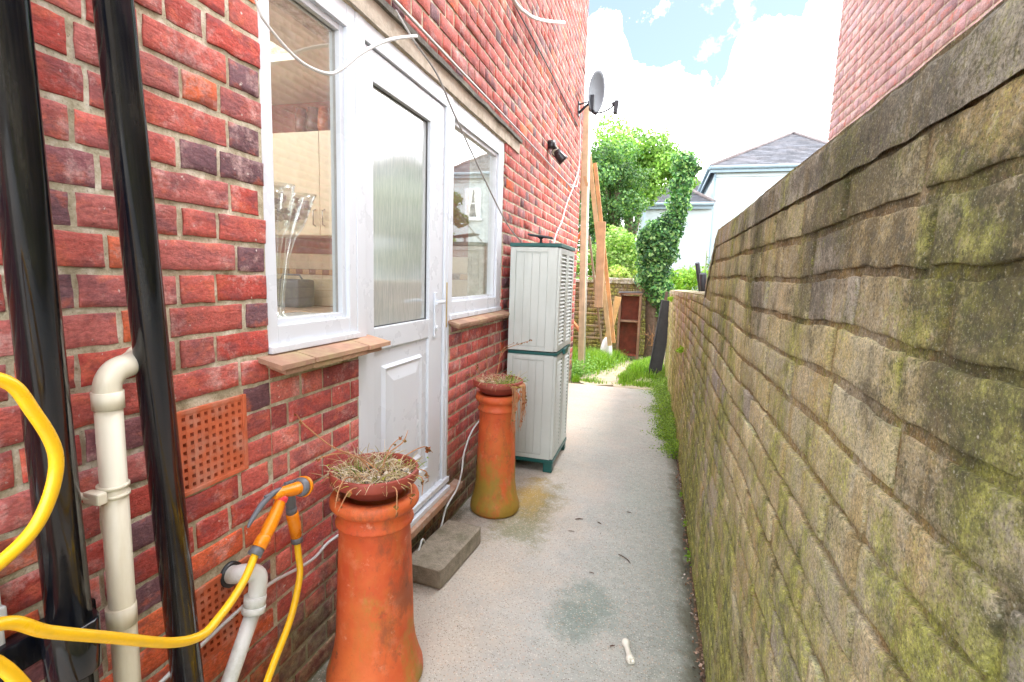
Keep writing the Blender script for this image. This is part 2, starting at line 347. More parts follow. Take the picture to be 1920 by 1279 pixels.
def obscured_glass():
    m, nt, p, out = newmat('rain_patterned_glass'); nt.n.remove(p); P = nt.pos()
    st = nt.noise(nt.scalev(P, (1, 14, .9)), 13, 6, .7)
    gl = nt.new('ShaderNodeBsdfGlossy'); gl.inputs['Roughness'].default_value = .06
    nt.put(gl.inputs['Normal'], nt.bump(st, .05, .004))
    df = nt.new('ShaderNodeBsdfDiffuse'); nt.put(df.inputs[0], nt.mix(nt.mapr(st, .3, .7), (.46, .54, .53), (.82, .86, .85)))
    tl = nt.new('ShaderNodeBsdfTransparent'); tl.inputs[0].default_value = (.7, .76, .74, 1)
    lw = nt.new('ShaderNodeLayerWeight'); lw.inputs[0].default_value = .5
    r = nt.math('ADD', nt.math('MULTIPLY', nt.math('POWER', lw.outputs['Facing'], 3.), 1.1), .16, clamp=True)
    a = nt.new('ShaderNodeMixShader'); a.inputs[0].default_value = .35; nt.l.new(df.outputs[0], a.inputs[1]); nt.l.new(tl.outputs[0], a.inputs[2])
    b = nt.new('ShaderNodeMixShader'); nt.l.new(r, b.inputs[0]); nt.l.new(a.outputs[0], b.inputs[1]); nt.l.new(gl.outputs[0], b.inputs[2])
    nt.l.new(b.outputs[0], out.inputs[0]); return m

M = {}
M['brick'] = brick_material(); M['mortar'] = mortar_material(); M['gwall'] = gardenwall_material(); M['gmortar'] = wallmortar_material()
M['concrete'] = concrete_material(); M['pot1'] = terracotta('terracotta_orange', .06); M['pot2'] = terracotta('terracotta_algae', .26)
M['bowl'] = plain('terracotta_bowl', (.30, .055, .035), .6, .2, 12, .1, 40, (.12, .05, .04), .4)
M['upvc'] = plain('white_upvc', (.65, .70, .765), .3, .015, 2, 0)
M['glass'] = glassmat('window_glass', .03); M['dglass'] = obscured_glass()
M['black'] = plain('black_pipe_paint', (.004, .005, .009), .13, .3, 10, .03, 45, (.045, .042, .036), .6, 26, coat=.0, streak=True)
M['cream'] = plain('cream_plastic', (.72, .69, .57), .38, .04, 6, .02, 30, (.34, .24, .10), .4, 7, streak=True)
M['grey'] = plain('pale_grey_plastic', (.70, .72, .70), .4, .05, 9, .03, 50, (.22, .25, .15), .5, 12)
M['white'] = plain('white_cable_plastic', (.60, .62, .62), .35, .04, 9, 0)
M['greycable'] = plain('grey_rope', (.34, .33, .32), .7, .1, 60, .3, 400)
M['darkcable'] = plain('dark_cable', (.10, .08, .08), .6, .1, 60, 0)
M['yellow'] = plain('yellow_hose', (.86, .50, .012), .32, .05, 8, .05, 300, (.55, .36, .05), .3, 20)
M['orange'] = plain('orange_plastic', (.86, .27, .01), .3, .04, 8, 0)
M['dgrey'] = plain('dark_grey_plastic', (.13, .14, .16), .4, .1, 8, 0)
M['redp'] = plain('red_plastic', (.75, .05, .06), .35, .04, 8, 0)
M['vent'] = plain('terracotta_vent', (.54, .125, .05), .7, .15, 20, .3, 80, (.55, .42, .36), .4, 14)
M['hole_shade'] = plain('vent_hole_shade', (.01, .009, .008), .9, .1, 8, 0)
M['lintel'] = plain('cement_lintel', (.50, .45, .37), .85, .15, 14, .5, 60, (.24, .20, .13), .7, 9, bd=.008)
M['drip'] = plain('lead_flashing', (.11, .105, .09), .8, .25, 20, .6, 50, (.3, .28, .2), .5, 14, bd=.008)
M['tile'] = plain('quarry_tile', (.38, .22, .15), .75, .2, 14, .4, 60, (.36, .33, .16), .7, 7, usecol=True)
M['wood'] = plain('weathered_timber', (.44, .35, .25), .8, .2, 7, .4, 60, (.30, .28, .22), .6, 8, streak=True, usecol=True)
M['thresh'] = plain('worn_timber_threshold', (.40, .22, .14), .75, .25, 9, .4, 70, (.5, .47, .42), .6, 12)
M['cab'] = plain('grey_cabinet_plastic', (.54, .585, .565), .4, .04, 5, .05, 120, (.30, .32, .27), .4, 4, streak=True)
M['teal'] = plain('dark_green_plastic', (.005, .085, .08), .35, .1, 6, .03, 100)
M['block'] = plain('rough_concrete_block', (.30, .26, .20), .95, .22, 30, 1., 130, (.10, .105, .05), .6, 9, bd=.008)
M['leaf'] = leafmat('leaves'); M['straw'] = leafmat('straw', .15)
M['stem'] = plain('plant_stem', (.36, .22, .12), .8, .25, 30, 0, usecol=True)
M['stone'] = plain('pebbles', (.55, .52, .47), .8, .2, 40, .3, 100, usecol=True)
M['soil'] = plain('dark_soil', (.09, .065, .045), .95, .4, 30, .9, 80, bd=.01)
M['bone'] = plain('bleached_bone', (.72, .69, .60), .6, .06, 30, .2, 80)
M['rust'] = plain('red_brown_paint', (.24, .055, .028), .7, .3, 9, .3, 40, (.10, .05, .03), .6, 6)
M['cupwood'] = plain('faded_cupboard_timber', (.25, .14, .085), .8, .2, 14, .3, 60, (.3, .26, .19), .5, 8)
M['blackboard'] = plain('black_painted_panel', (.007, .007, .008), .45, .3, 9, .1, 30, (.03, .03, .03), .5, 6)
M['render'] = plain('white_house_render', (.46, .53, .56), .85, .04, 1.5, .05, 20, (.38, .44, .45), .45, .6)
M['slate'] = plain('grey_slate', (.125, .13, .15), .8, .25, 4, .4, 12, (.21, .19, .20), .6, 2, usecol=True)
M['gutter'] = plain('grey_blue_gutter', (.22, .30, .36), .5, .1, 4, 0)
M['trunk'] = plain('tree_bark', (.15, .11, .085), .95, .3, 20, .9, 30, (.08, .09, .04), .6, 8, bd=.02)
M['dishgrey'] = plain('dish_grey_metal', (.11, .125, .15), .45, .08, 8, 0)
M['dishdark'] = plain('dish_dark_metal', (.022, .028, .038), .45, .1, 8, 0)
M['lampblack'] = plain('black_lamp_plastic', (.015, .015, .018), .3, .1, 8, 0)
M['kcream'] = plain('cream_cupboard_laminate', (.80, .68, .48), .35, .03, 2, 0)
M['kwall'] = plain('kitchen_plaster', (.72, .66, .54), .8, .03, 2, 0)
M['kred'] = plain('brown_red_kitchen_wall', (.36, .13, .075), .8, .2, 6, .1, 30)
M['ktile'] = plain('cream_wall_tiles', (.70, .58, .42), .3, .08, 3, 0, usecol=True)
M['kwork'] = plain('speckled_worktop', (.52, .36, .26), .4, .2, 90, 0)
M['metal'] = plain('brushed_metal', (.55, .52, .45), .3, .05, 20, 0, metal=.9)
M['brass'] = plain('brass_plate', (.55, .42, .18), .4, .1, 20, 0, metal=.8)
M['curtain'] = plain('white_net_curtain', (.75, .75, .75), .9, .1, 4, 0)
M['darkroom'] = plain('dark_window_glass', (.05, .07, .09), .1, .2, 2, 0)
M['crystal'] = glassmat('vase_glass', .12)

# ------------------------------------------------------------------ brickwork generator
_ph = rng.uniform(0, 6.28, (10, 3)); _dr = rng.normal(0, 1, (10, 3)); _dr /= np.linalg.norm(_dr, axis=1)[:, None]
def wob(P, k):
    out = np.zeros(len(P))
    for i in range(8):
        f = k*(1.45**i); d = _dr[i]; e = _dr[(i+3) % 10]
        out += np.sin((P @ d)*f+_ph[i, 0])*np.cos((P @ e)*f*.83+_ph[i, 1])/(1.32**i)
    return out*.35
def lay_brick(mb, pt, u0, u1, v0, v1, proud, rough, nu, nv, round_, seed, edge):
    """one brick face: pt(u, v, d) gives the world position; d is how far it stands proud"""
    us = np.linspace(0, 1, nu+1); vs = np.linspace(0, 1, nv+1)
    # denser rows next to the arrises
    if nu >= 3: us = np.concatenate(([0], np.linspace(round_/(u1-u0), 1-round_/(u1-u0), nu-1), [1]))
    if nv >= 3: vs = np.concatenate(([0], np.linspace(round_/(v1-v0), 1-round_/(v1-v0), nv-1), [1]))
    UU, VV = np.meshgrid(us, vs, indexing='ij'); UU = UU.ravel(); VV = VV.ravel()
    onu = (UU < 1e-6) | (UU > 1-1e-6); onv = (VV < 1e-6) | (VV > 1-1e-6)
    u = u0+UU*(u1-u0); v = v0+VV*(v1-v0)
    Q = np.stack([u+seed*.37, v+seed*.91, np.full_like(u, seed*1.7)], 1)
    je = wob(Q, 38)*edge; jf = wob(Q+5, 38)*edge
    u = u+np.where(onu, je, je*.4); v = v+np.where(onv, jf, jf*.4)
    d = proud+wob(Q, 24)*rough; d = np.where(onu | onv, proud-round_*.9+wob(Q, 30)*rough*.5, d)
    d = np.where(onu & onv, d-round_*.5, d)
    n = len(u); verts = [pt(a, b, c) for a, b, c in zip(u, v, d)]
    ring = [i*(nv+1) for i in range(nu+1)] + [nu*(nv+1)+j for j in range(1, nv+1)] + [i*(nv+1)+nv for i in range(nu-1, -1, -1)] + [j for j in range(nv-1, 0, -1)]
    verts += [pt(u[i], v[i], -.014) for i in ring]
    fs = [(i*(nv+1)+j, (i+1)*(nv+1)+j, (i+1)*(nv+1)+j+1, i*(nv+1)+j+1) for i in range(nu) for j in range(nv)]
    L = len(ring); fs += [(ring[k], n+k, n+(k+1) % L, ring[(k+1) % L]) for k in range(L)]
    mb.add(verts, fs, True)
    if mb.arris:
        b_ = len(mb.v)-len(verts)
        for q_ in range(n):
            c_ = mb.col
            if VV[q_] > .999: mb.c[b_+q_] = (min(1, c_[0]*1.45), min(1, c_[1]*1.45), min(1, c_[2]*1.5))  # paler top edge: arris wear and caught light put into the colour
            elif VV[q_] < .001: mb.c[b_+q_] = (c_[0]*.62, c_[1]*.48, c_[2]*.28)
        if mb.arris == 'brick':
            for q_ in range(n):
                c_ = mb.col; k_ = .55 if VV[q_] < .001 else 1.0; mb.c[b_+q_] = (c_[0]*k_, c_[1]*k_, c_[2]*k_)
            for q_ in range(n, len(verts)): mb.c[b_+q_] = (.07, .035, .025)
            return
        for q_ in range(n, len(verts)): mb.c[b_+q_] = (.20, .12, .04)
def spans(u0, u1, v, rects):
    """parts of u0..u1 on the course at height v that the rects do not cover"""
    out = [(u0, u1)]
    for (a, b, c, d) in rects:
        if c-.004 < v < d+.004:
            nx = []
            for (p, q) in out:
                if b <= p or a >= q: nx.append((p, q)); continue
                if p < a: nx.append((p, a))
                if q > b: nx.append((b, q))
            out = nx
    return out
def lay_region(mb, pt, U0, U1, V0, V1, holes, colour, course=.078, joint=.011, L=.222, H=.108, phase=0., res=lambda u, v: (3, 2), rough=.0015, edge=.0016, proud=.0022, round_=.0013, bond='flemish', zj=0.008):
    k0 = int(math.floor((V0-zj)/course)); k1 = int(math.ceil((V1-zj)/course)); cnt = 0
    for k in range(k0, k1):
        z0 = max(zj+k*course+joint/2, V0); z1 = min(zj+(k+1)*course-joint/2, V1)
        if z1-z0 < .012: continue
        u = U0-(L+H)*2+((k*.5) % 1)*(L+H)+phase+random.uniform(-.006, .006); i = 0
        while u < U1:
            if bond == 'flemish': ln = L if i % 2 == 0 else H
            else: ln = L if random.random() < .72 else (H if random.random() < .7 else L*.75)
            ln *= random.uniform(.965, 1.035)
            a, b = u+joint/2, u+ln-joint/2; a2, b2 = max(a, U0), min(b, U1); i += 1; u += ln
            if b2-a2 < .02: continue
            for (p, q) in spans(a2, b2, (z0+z1)/2, holes):
                if q-p < .018: continue
                zz0 = z0+random.uniform(-.0015, .002); zz1 = z1+random.uniform(-.002, .0015)
                sd_ = random.random()*50; mb.col = colour((p+q)/2, (z0+z1)/2, q-p < .15)
                nu, nv = res((p+q)/2, (z0+z1)/2); pr_ = proud if nu > 3 else min(proud, .0012)
                lay_brick(mb, pt, p, q, zz0, zz1, pr_+(random.uniform(-.002, .0025) if nu > 3 else random.uniform(-.0006, .0008)), rough, nu, nv, round_, sd_, edge); cnt += 1
    return cnt

def red_colour(u, v, head):
    r = random.random()
    if head and r < .22: b = np.array((.16, .075, .095))
    elif r < .06: b = np.array((.26, .085, .10))
    elif r < .42: b = np.array((.48, .058, .040))
    elif r < .70: b = np.array((.56, .11, .085))
    elif r < .93: b = np.array((.50, .13, .115))
    else: b = np.array((.72, .14, .04))
    if v < .88 and u < 1.25 and random.random() < .34: b = np.array((.74, .13, .035))
    return tuple(np.clip(b*random.uniform(.84, 1.15), 0, .85))
def infill_colour(u, v, head):
    r = random.random()
    b = np.array((.52, .085, .07)) if r < .5 else np.array((.60, .16, .13)) if r < .8 else np.array((.28, .05, .05)) if r < .92 else np.array((.40, .17, .17))
    return tuple(b*random.uniform(.85, 1.15))

# ================================================================== GROUND
g = MB(); g.add([(-120, -60, -.03), (120, -60, -.03), (120, 260, -.03), (-120, 260, -.03)], [(0, 1, 2, 3)])
M['earth'] = plain('garden_earth', (.16, .12, .07), .95, .3, 3, .8, 20, (.05, .085, .02), .9, .8, bd=.02)
props(g.build('ground', M['earth']), kind='structure')
nx, ny = 46, 260; vs = []; fs = []
Xs = np.linspace(-.02, 1.40, nx+1); Ys = np.linspace(-2.5, 6.75, ny+1)
GX, GY = np.meshgrid(Xs, Ys, indexing='ij'); Q = np.stack([GX.ravel(), GY.ravel(), np.zeros(GX.size)], 1)
GZ = (wob(Q, 3)*.004+wob(Q+9, 14)*.0009).reshape(GX.shape)
GYe = GY.copy(); GYe[:, -1] += wob(np.stack([Xs*1., Xs*0, Xs*0], 1), 9)*.16; GZ[:, -1] = -.05
GZ -= np.clip((GX-1.27)/.06, 0, 1)**2*.035      # the slab edge drops into a dirt gutter by the wall
g = MB(); g.add(np.stack([GX.ravel(), GYe.ravel(), GZ.ravel()], 1), [(i*(ny+1)+j, (i+1)*(ny+1)+j, (i+1)*(ny+1)+j+1, i*(ny+1)+j+1) for i in range(nx) for j in range(ny)], True)
props(g.build('path', M['concrete']), kind='structure')
# beige worn paving at the garden end
def pave(name, x0, x1, y0, y1, z, seedv):
    g = MB(); n = 20; vs = []
    for k in range(n):
        th = 2*math.pi*k/n; rr = 1+.16*math.sin(3*th+seedv)+.07*math.sin(7*th+seedv*2)
        cxx, cyy = (x0+x1)/2, (y0+y1)/2; c_, s_ = math.cos(th), math.sin(th)
        q = (abs(c_)**4+abs(s_)**4)**-.25
        vs.append((cxx+(x1-x0)/2*c_*q*rr, cyy+(y1-y0)/2*s_*q*rr, z))
    g.add(vs+[(v[0], v[1], z-.05) for v in vs], [tuple(range(n))]+[(k, (k+1) % n, n+(k+1) % n, n+k) for k in range(n)])
    return props(g.build(name, M['paving']), kind='structure')
M['paving'] = plain('sandy_paving', (.46, .38, .28), .9, .18, 6, .5, 60, (.22, .22, .1), .6, 5)
pave('paving', .02, .86, 6.85, 7.9, -.008, 1.); pave('paving', .25, .9, 7.7, 9.2, -.012, 2.); pave('paving', .62, 1.15, 6.7, 7.6, -.004, 3.3)

# ================================================================== THE HOUSE ON THE LEFT
house = thing('brick_house', 'red brick house wall on the left of the alley with white windows and door', 'house', (0, 3, 0))
HOLES = [(1.21, 3.49, 1.15, 2.33), (1.674, 2.55, .19, 2.33)]
VENTS = [(.900, 1.115, .867, 1.082), (.905, 1.120, .395, .610)]
def P_left(u, v, d): return (d, u, v)
wall = MB()
# solid wall with openings
ycut = sorted({.22, 6.9, 1.21, 3.49, 1.674, 2.55, .9, 1.115, .905, 1.120}); zcut = sorted({-.05, 5.15, 1.15, 2.33, .19, .867, 1.082, .395, .610})  # near end and top kept short to let in more sky light
def inh(y, z, extra=()):
    return any(a < y < b and c < z < d for a, b, c, d in HOLES+VENTS)
wall.mi = 1
for i in range(len(ycut)-1):
    for j in range(len(zcut)-1):
        y0, y1, z0, z1 = ycut[i], ycut[i+1], zcut[j], zcut[j+1]; ym, zm = (y0+y1)/2, (z0+z1)/2
        if inh(ym, zm): continue
        F = 'xX'
        if i == 0 or inh((ycut[i-1]+y0)/2, zm): F += 'y'
        if i == len(ycut)-2 or inh((ycut[i+1]+ycut[i+2])/2, zm): F += 'Y'
        if j == 0 or inh(ym, (zcut[j-1]+z0)/2): F += 'z'
        if j == len(zcut)-2 or inh(ym, (zcut[j+1]+zcut[j+2])/2): F += 'Z'
        wall.box(-.26, -.0012, y0, y1, z0, z1, F)
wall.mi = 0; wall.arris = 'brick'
def res_left(u, v):
    if u < 1.9 and v < 2.3: return (12, 6)
    if u < 3.6 and v < 2.9: return (7, 4)
    return (3, 3)
hl = HOLES+VENTS+[(1.21, 1.674, 0, 1.2), (2.55, 3.49, 0, 1.2), (1.1, 3.83, 2.325, 2.43)]
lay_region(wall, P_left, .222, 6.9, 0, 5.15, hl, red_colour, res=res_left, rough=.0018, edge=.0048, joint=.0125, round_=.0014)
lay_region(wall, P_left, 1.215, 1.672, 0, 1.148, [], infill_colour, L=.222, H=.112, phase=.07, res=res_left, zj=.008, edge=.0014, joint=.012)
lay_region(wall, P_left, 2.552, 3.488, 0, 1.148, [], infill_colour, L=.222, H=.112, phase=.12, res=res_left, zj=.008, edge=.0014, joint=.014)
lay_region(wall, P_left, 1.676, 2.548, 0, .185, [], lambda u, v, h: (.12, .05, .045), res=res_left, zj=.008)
wall.build('wall', [M['brick'], M['mortar']], house)
# gable end, faces the garden
gm = MB(); gm.mi = 1; gm.box(-7.0, -.02, 6.64, 6.893, -.05, 5.15)
gm.mi = 0
lay_region(gm, lambda u, v, d: (u, 6.9+d, v), -7.0, -.0, 0, 5.15, [], red_colour, res=lambda u, v: (1, 1))
gm.build('gable_wall', [M['brick'], M['mortar']], house)
# lintel with lead drip on top
lm = MB(); n = 60
for (x0, x1, z0, z1, nm, mt, am) in ((-.12, .012, 2.335, 2.415, 'lintel', M['lintel'], .003), (-.05, .030, 2.412, 2.436, 'flashing', M['drip'], .006)):
    lm = MB(); ys = np.linspace(1.06, 3.83, n+1); Q = np.stack([ys, ys*0+z0, ys*0], 1); a = wob(Q, 9)*am; b = wob(Q+3, 13)*am; vs = []
    for y, p_, q_ in zip(ys, a, b): vs += [(x0, y, z0+p_*.5), (x1+q_, y, z0+p_), (x1+q_*.6, y, z1+q_*.5), (x0, y, z1)]
    fs = [(i*4+k, i*4+(k+1) % 4, (i+1)*4+(k+1) % 4, (i+1)*4+k) for i in range(n) for k in range(4)]+[(3, 2, 1, 0), (n*4, n*4+1, n*4+2, n*4+3)]
    lm.add(vs, fs); lm.build(nm, mt, house)

def frame_box(mb, x0, x1, y0, y1, z0, z1, wl, wr, wb, wt, bev=.003):
    mb.box(x0, x1, y0, y0+wl, z0, z1, bev=bev); mb.box(x0, x1, y1-wr, y1, z0, z1, bev=bev)
    mb.box(x0, x1-.0015, y0+wl, y1-wr, z0, z0+wb, bev=bev); mb.box(x0, x1-.0015, y0+wl, y1-wr, z1-wt, z1, bev=bev)
# window beside the downpipes
w1 = MB(); frame_box(w1, -.075, -.004, 1.212, 1.674, 1.196, 2.333, .046, .046, .062, .075)
frame_box(w1, -.062, -.020, 1.258, 1.628, 1.258, 2.258, .012, .022, .018, .02, .002)
w1.box(-.07, .012, 1.214, 1.672, 1.178, 1.200, bev=.004)
w1o = w1.build('window', M['upvc'], house); w1o['label'] = 'white window with two tall glasses behind it'
q = MB(); q.box(-.046, -.040, 1.27, 1.606, 1.27, 2.24); q.build('pane', M['glass'], w1o)
q = MB(); frame_box(q, -.0475, -.0385, 1.262, 1.613, 1.262, 2.247, .009, .009, .009, .009, 0); q.build('seal', M['greycable'], w1o)
# window beyond the door
w2 = MB(); frame_box(w2, -.075, -.006, 2.562, 3.488, 1.200, 2.333, .034, .105, .075, .095)
frame_box(w2, -.062, -.022, 2.596, 3.383, 1.275, 2.238, .012, .02, .018, .02, .002)
w2.box(-.07, .006, 2.562, 3.486, 1.176, 1.203, bev=.003)
w2o = w2.build('window', M['upvc'], house); w2o['label'] = 'white window between the door and the cabinet'
q = MB(); q.box(-.046, -.040, 2.605, 3.366, 1.29, 2.221); q.build('pane', M['glass'], w2o)
q = MB(); frame_box(q, -.0475, -.0385, 2.600, 3.371, 1.284, 2.226, .007, .007, .007, .007, 0); q.build('seal', M['greycable'], w2o)
# door
df = MB(); frame_box(df, -.08, -.002, 1.676, 2.560, .235, 2.333, .060, .072, .05, .07)
df.box(-.07, .014, 1.70, 2.552, .262, .292, bev=.004); df.box(-.02, .03, 1.72, 2.53, .224, .250, bev=.004)
df.box(-.06, -.0005, 2.497, 2.503, .29, 2.26); df.box(-.06, .0015, 2.52, 2.526, .29, 2.26)
dfs = MB(); dfs.box(-.055, -.020, 2.4825, 2.4965, .30, 2.255); dfs.box(-.055, -.020, 1.742, 2.4825, 2.2585, 2.2625)  # solid dark strips stand in for the shade in the jamb gap
dfo = df.build('door', M['upvc'], house); dfo['label'] = 'white half-glazed door frame'
dfs.build('door_gap_shade', M['dgrey'], dfo)
dl = MB()
Y0, Y1 = 1.742, 2.482; Zb, Zt = .292, 2.258; gx = -.014
dl.box(-.06, gx, Y0, 1.81, Zb, Zt, bev=.004); dl.box(-.06, gx, 2.325, Y1, Zb, Zt, bev=.004)
dl.box(-.06, gx-.001, 1.81, 2.325, Zb, .425, bev=.003); dl.box(-.06, gx-.001, 1.81, 2.325, 1.105, 1.198, bev=.003); dl.box(-.06, gx-.001, 1.81, 2.325, 2.145, Zt, bev=.003)
dl.box(-.05, -.028, 1.805, 2.33, .42, 1.11)
lo = dl.build('leaf', M['upvc'], dfo)
pm = MB()       # raised and fielded panel
def tier(y0, y1, z0, z1, xa, inset, xb):
    a = [(xa, y0, z0), (xa, y1, z0), (xa, y1, z1), (xa, y0, z1)]; b = [(xb, y0+inset, z0+inset), (xb, y1-inset, z0+inset), (xb, y1-inset, z1-inset), (xb, y0+inset, z1-inset)]
    pm.add(a+b, [(0, 1, 5, 4), (1, 2, 6, 5), (2, 3, 7, 6), (3, 0, 4, 7)]); return (y0+inset, y1-inset, z0+inset, z1-inset)
r = tier(1.885, 2.255, .50, 1.03, -.029, .012, -.012); r = tier(*r, -.012, .014, -.021); r = tier(*r, -.021, .05, -.010)
pm.add([(-.010, r[0], r[2]), (-.010, r[1], r[2]), (-.010, r[1], r[3]), (-.010, r[0], r[3])], [(0, 1, 2, 3)])
pm.build('door_panel', M['upvc'], dfo)
q = MB(); q.box(-.045, -.036, 1.80, 2.335, 1.19, 2.155); q.build('pane', M['dglass'], dfo)
q = MB(); frame_box(q, -.0362, -.032, 1.808, 2.327, 1.196, 2.147, .007, .007, .007, .007, 0); q.build('seal', M['blackboard'], dfo)
q = MB(); q.box(-.014, -.004, 2.375, 2.405, 1.10, 1.33, bev=.004); q.tube([(-.006, 2.39, 1.285), (.035, 2.39, 1.285), (.045, 2.375, 1.285), (.045, 2.28, 1.283)], .009, 10)
q.tube([(-.006, 2.39, 1.15), (.008, 2.39, 1.15)], .012, 12); q.build('handle', M['upvc'], dfo)
q = MB(); q.box(-.01, .0005, 2.505, 2.519, 1.14, 1.38, bev=.001); q.build('lock_keep', M['brass'], dfo)
q = MB(); ys = np.linspace(1.66, 2.66, 25); Q = np.stack([ys, ys*0, ys*0], 1); a = wob(Q, 12)*.005; vs = []
for y, p_ in zip(ys, a): vs += [(-.04, y, .19), (.050+p_, y, .186+p_), (.052+p_, y, .222+p_*.5), (-.04, y, .236)]
q.add(vs, [(i*4+k, i*4+(k+1) % 4, (i+1)*4+(k+1) % 4, (i+1)*4+k) for i in range(24) for k in range(4)]+[(3, 2, 1, 0), (96, 97, 98, 99)]); q.build('threshold', M['thresh'], dfo)
# tiled sills: two courses of quarry tiles, sloping outwards
def sill(y0, y1, z, out, ntile, lab):
    s = MB(); step = (y1-y0)/ntile
    for lay in range(2):
        for k in range(ntile):
            a = y0+k*step+(.03*lay if k == 0 else 0)+.0015; b = y0+(k+1)*step-.0015-(.04*lay if k == ntile-1 else 0)
            s.col = tuple(np.array((1, 1, 1))*random.uniform(.8, 1.25)); zz = z-lay*.0165; xo = out-.012*lay+random.uniform(-.003, .003); dz = random.uniform(-.002, .002)
            vs = [(-.05, a, zz+.018), (-.05, b, zz+.018), (xo, b, zz-.010+dz), (xo, a, zz-.010+dz)]
            vs += [(v[0], v[1], v[2]-.0145) for v in vs]
            s.add(vs, [(0, 3, 2, 1), (4, 5, 6, 7), (0, 1, 5, 4), (1, 2, 6, 5), (2, 3, 7, 6), (3, 0, 4, 7)])
    o = s.build('window_sill', M['tile'], house); o['label'] = lab
sill(1.165, 1.765, 1.168, .085, 4, 'tiled sill under the nearer window'); sill(2.535, 3.56, 1.168, .062, 6, 'tiled sill under the farther window')
# air bricks
def vent(y0, y1, z0, z1, lab, n=9):
    s = MB(); b = .012; xf = .004; cy = (y1-y0-2*b)/n; cz = (z1-z0-2*b)/n; hw = .26
    frame_box(s, -.03, xf+.003, y0, y1, z0, z1, b, b, b, b, .002)
    for k in range(n+1):
        yy = y0+b+k*cy; s.box(-.028, xf, max(yy-cy*hw, y0+b), min(yy+cy*hw, y1-b), z0+b, z1-b)
        zz = z0+b+k*cz; s.box(-.027, xf-.0006, y0+b, y1-b, max(zz-cz*hw, z0+b), min(zz+cz*hw, z1-b))
    o = s.build('air_vent', M['vent'], house); o['label'] = lab
    c = MB(); c.box(-.24, -.031, y0+.002, y1-.002, z0+.002, z1-.002); c.build('cavity', M['hole_shade'], o)  # near-black block stands in for the shade inside the vent holes
vent(*VENTS[0], 'upper terracotta air vent'); vent(*VENTS[1], 'lower terracotta air vent behind the waste pipe')

# ---- kitchen behind the glass (room is part of the house)
k = MB(); k.box(-3.2, -.26, .3, 4.2, .2, .25); k.build('floor', M['kwork'], house)
k = MB(); k.box(-3.2, -.26, 4.2, 4.28, .25, 2.95); k.build('kitchen_wall', M['kred'], house)
k = MB(); k.box(-1.55, -.26, .3, 4.28, 2.95, 3.0); k.box(-3.2, -1.55, 3.35, 4.28, 2.95, 3.0); k.build('ceiling', M['kwall'], house)  # opening left towards the back, added to let daylight into the room
k = MB(); k.box(-3.28, -3.2, .3, 4.28, .25, 3.0); k.box(-3.2, -.26, .22, .3, .25, 3.0); k.build('kitchen_wall', M['kwall'], house)
k = MB(); k.col = (1, 1, 1)
for i in range(20):
    for j in range(3):
        k.col = tuple(np.array((1, 1, 1))*random.uniform(.93, 1.05)); k.box(-3.19+i*.148, -3.19+i*.148+.145, 4.188, 4.2, 1.08+j*.148+(.05 if j > 1 else 0), 1.08+j*.148+.145+(.05 if j > 1 else 0), bev=.002)
for i in range(40):
    k.col = (.85, .62, .35) if i % 2 else (.35, .2, .1); k.box(-3.19+i*.074, -3.19+i*.074+.072, 4.186, 4.2, 1.377, 1.423)
k.build('wall_tiles', M['ktile'], house)
k = MB(); k.box(-3.15, -.28, 3.60, 4.186, 1.035, 1.075, bev=.004); k.build('worktop', M['kwork'], house)
k = MB(); k.box(-3.15, -.28, 3.63, 4.18, .25, 1.035); k.build('base_unit', M['kcream'], house)
wc = thing('wall_cupboard', 'cream kitchen wall cupboard with two handles seen through the nearer window', 'cupboard', (-1.9, 4.0, 1.72))
k = MB(); k.box(-3.1, -.95, 3.885, 4.185, 1.72, 2.60, bev=.003); k.build('carcass', M['kcream'], wc)
for (a, b, hh) in ((-3.095, -2.42, -2.47), (-2.415, -1.785, -1.83), (-1.78, -1.335, -1.735), (-1.33, -.955, -1.0)):
    k = MB(); k.box(a, b, 3.865, 3.884, 1.725, 2.595, bev=.003); d_ = k.build('cupboard_door', M['kcream'], wc)
    k = MB(); k.tube([(hh, 3.865, 1.80), (hh, 3.835, 1.81), (hh, 3.835, 1.93), (hh, 3.865, 1.94)], .006, 8); k.build('handle', M['metal'], d_)
for i, (x_, s_, lb) in enumerate(((-2.02, 1., 'leftmost'), (-1.90, 1., 'second from left'), (-1.79, .95, 'third from left'), (-1.645, 1.15, 'rightmost'))):
    k = MB(); k.lathe([(0, 2.603), (.045*s_, 2.603), (.058*s_, 2.65), (.05*s_, 2.77), (.04*s_, 2.79), (.046*s_, 2.81), (0, 2.81)], x_, 3.95, 20)
    o = k.build('storage_jar', plain('jar_glaze', ((.16, .05, .02), (.10, .05, .03), (.42, .12, .04), (.2, .1, .05))[i], .3, .3, 30, 0)); props(o, 'dark brown jar on top of the kitchen cupboard, %s of four' % lb, 'jar', 'jars on the kitchen cupboard')
k = MB(); k.box(-2.35, -2.02, 3.86, 4.1, 1.077, 1.33, bev=.03); k.tube([(-2.30, 3.98, 1.33), (-2.28, 3.98, 1.37), (-2.1, 3.98, 1.37), (-2.07, 3.98, 1.33)], .008, 8)
bb = k.build('bread_bin', M['dgrey']); props(bb, 'dark grey bin with a handle on the kitchen worktop', 'bread bin')
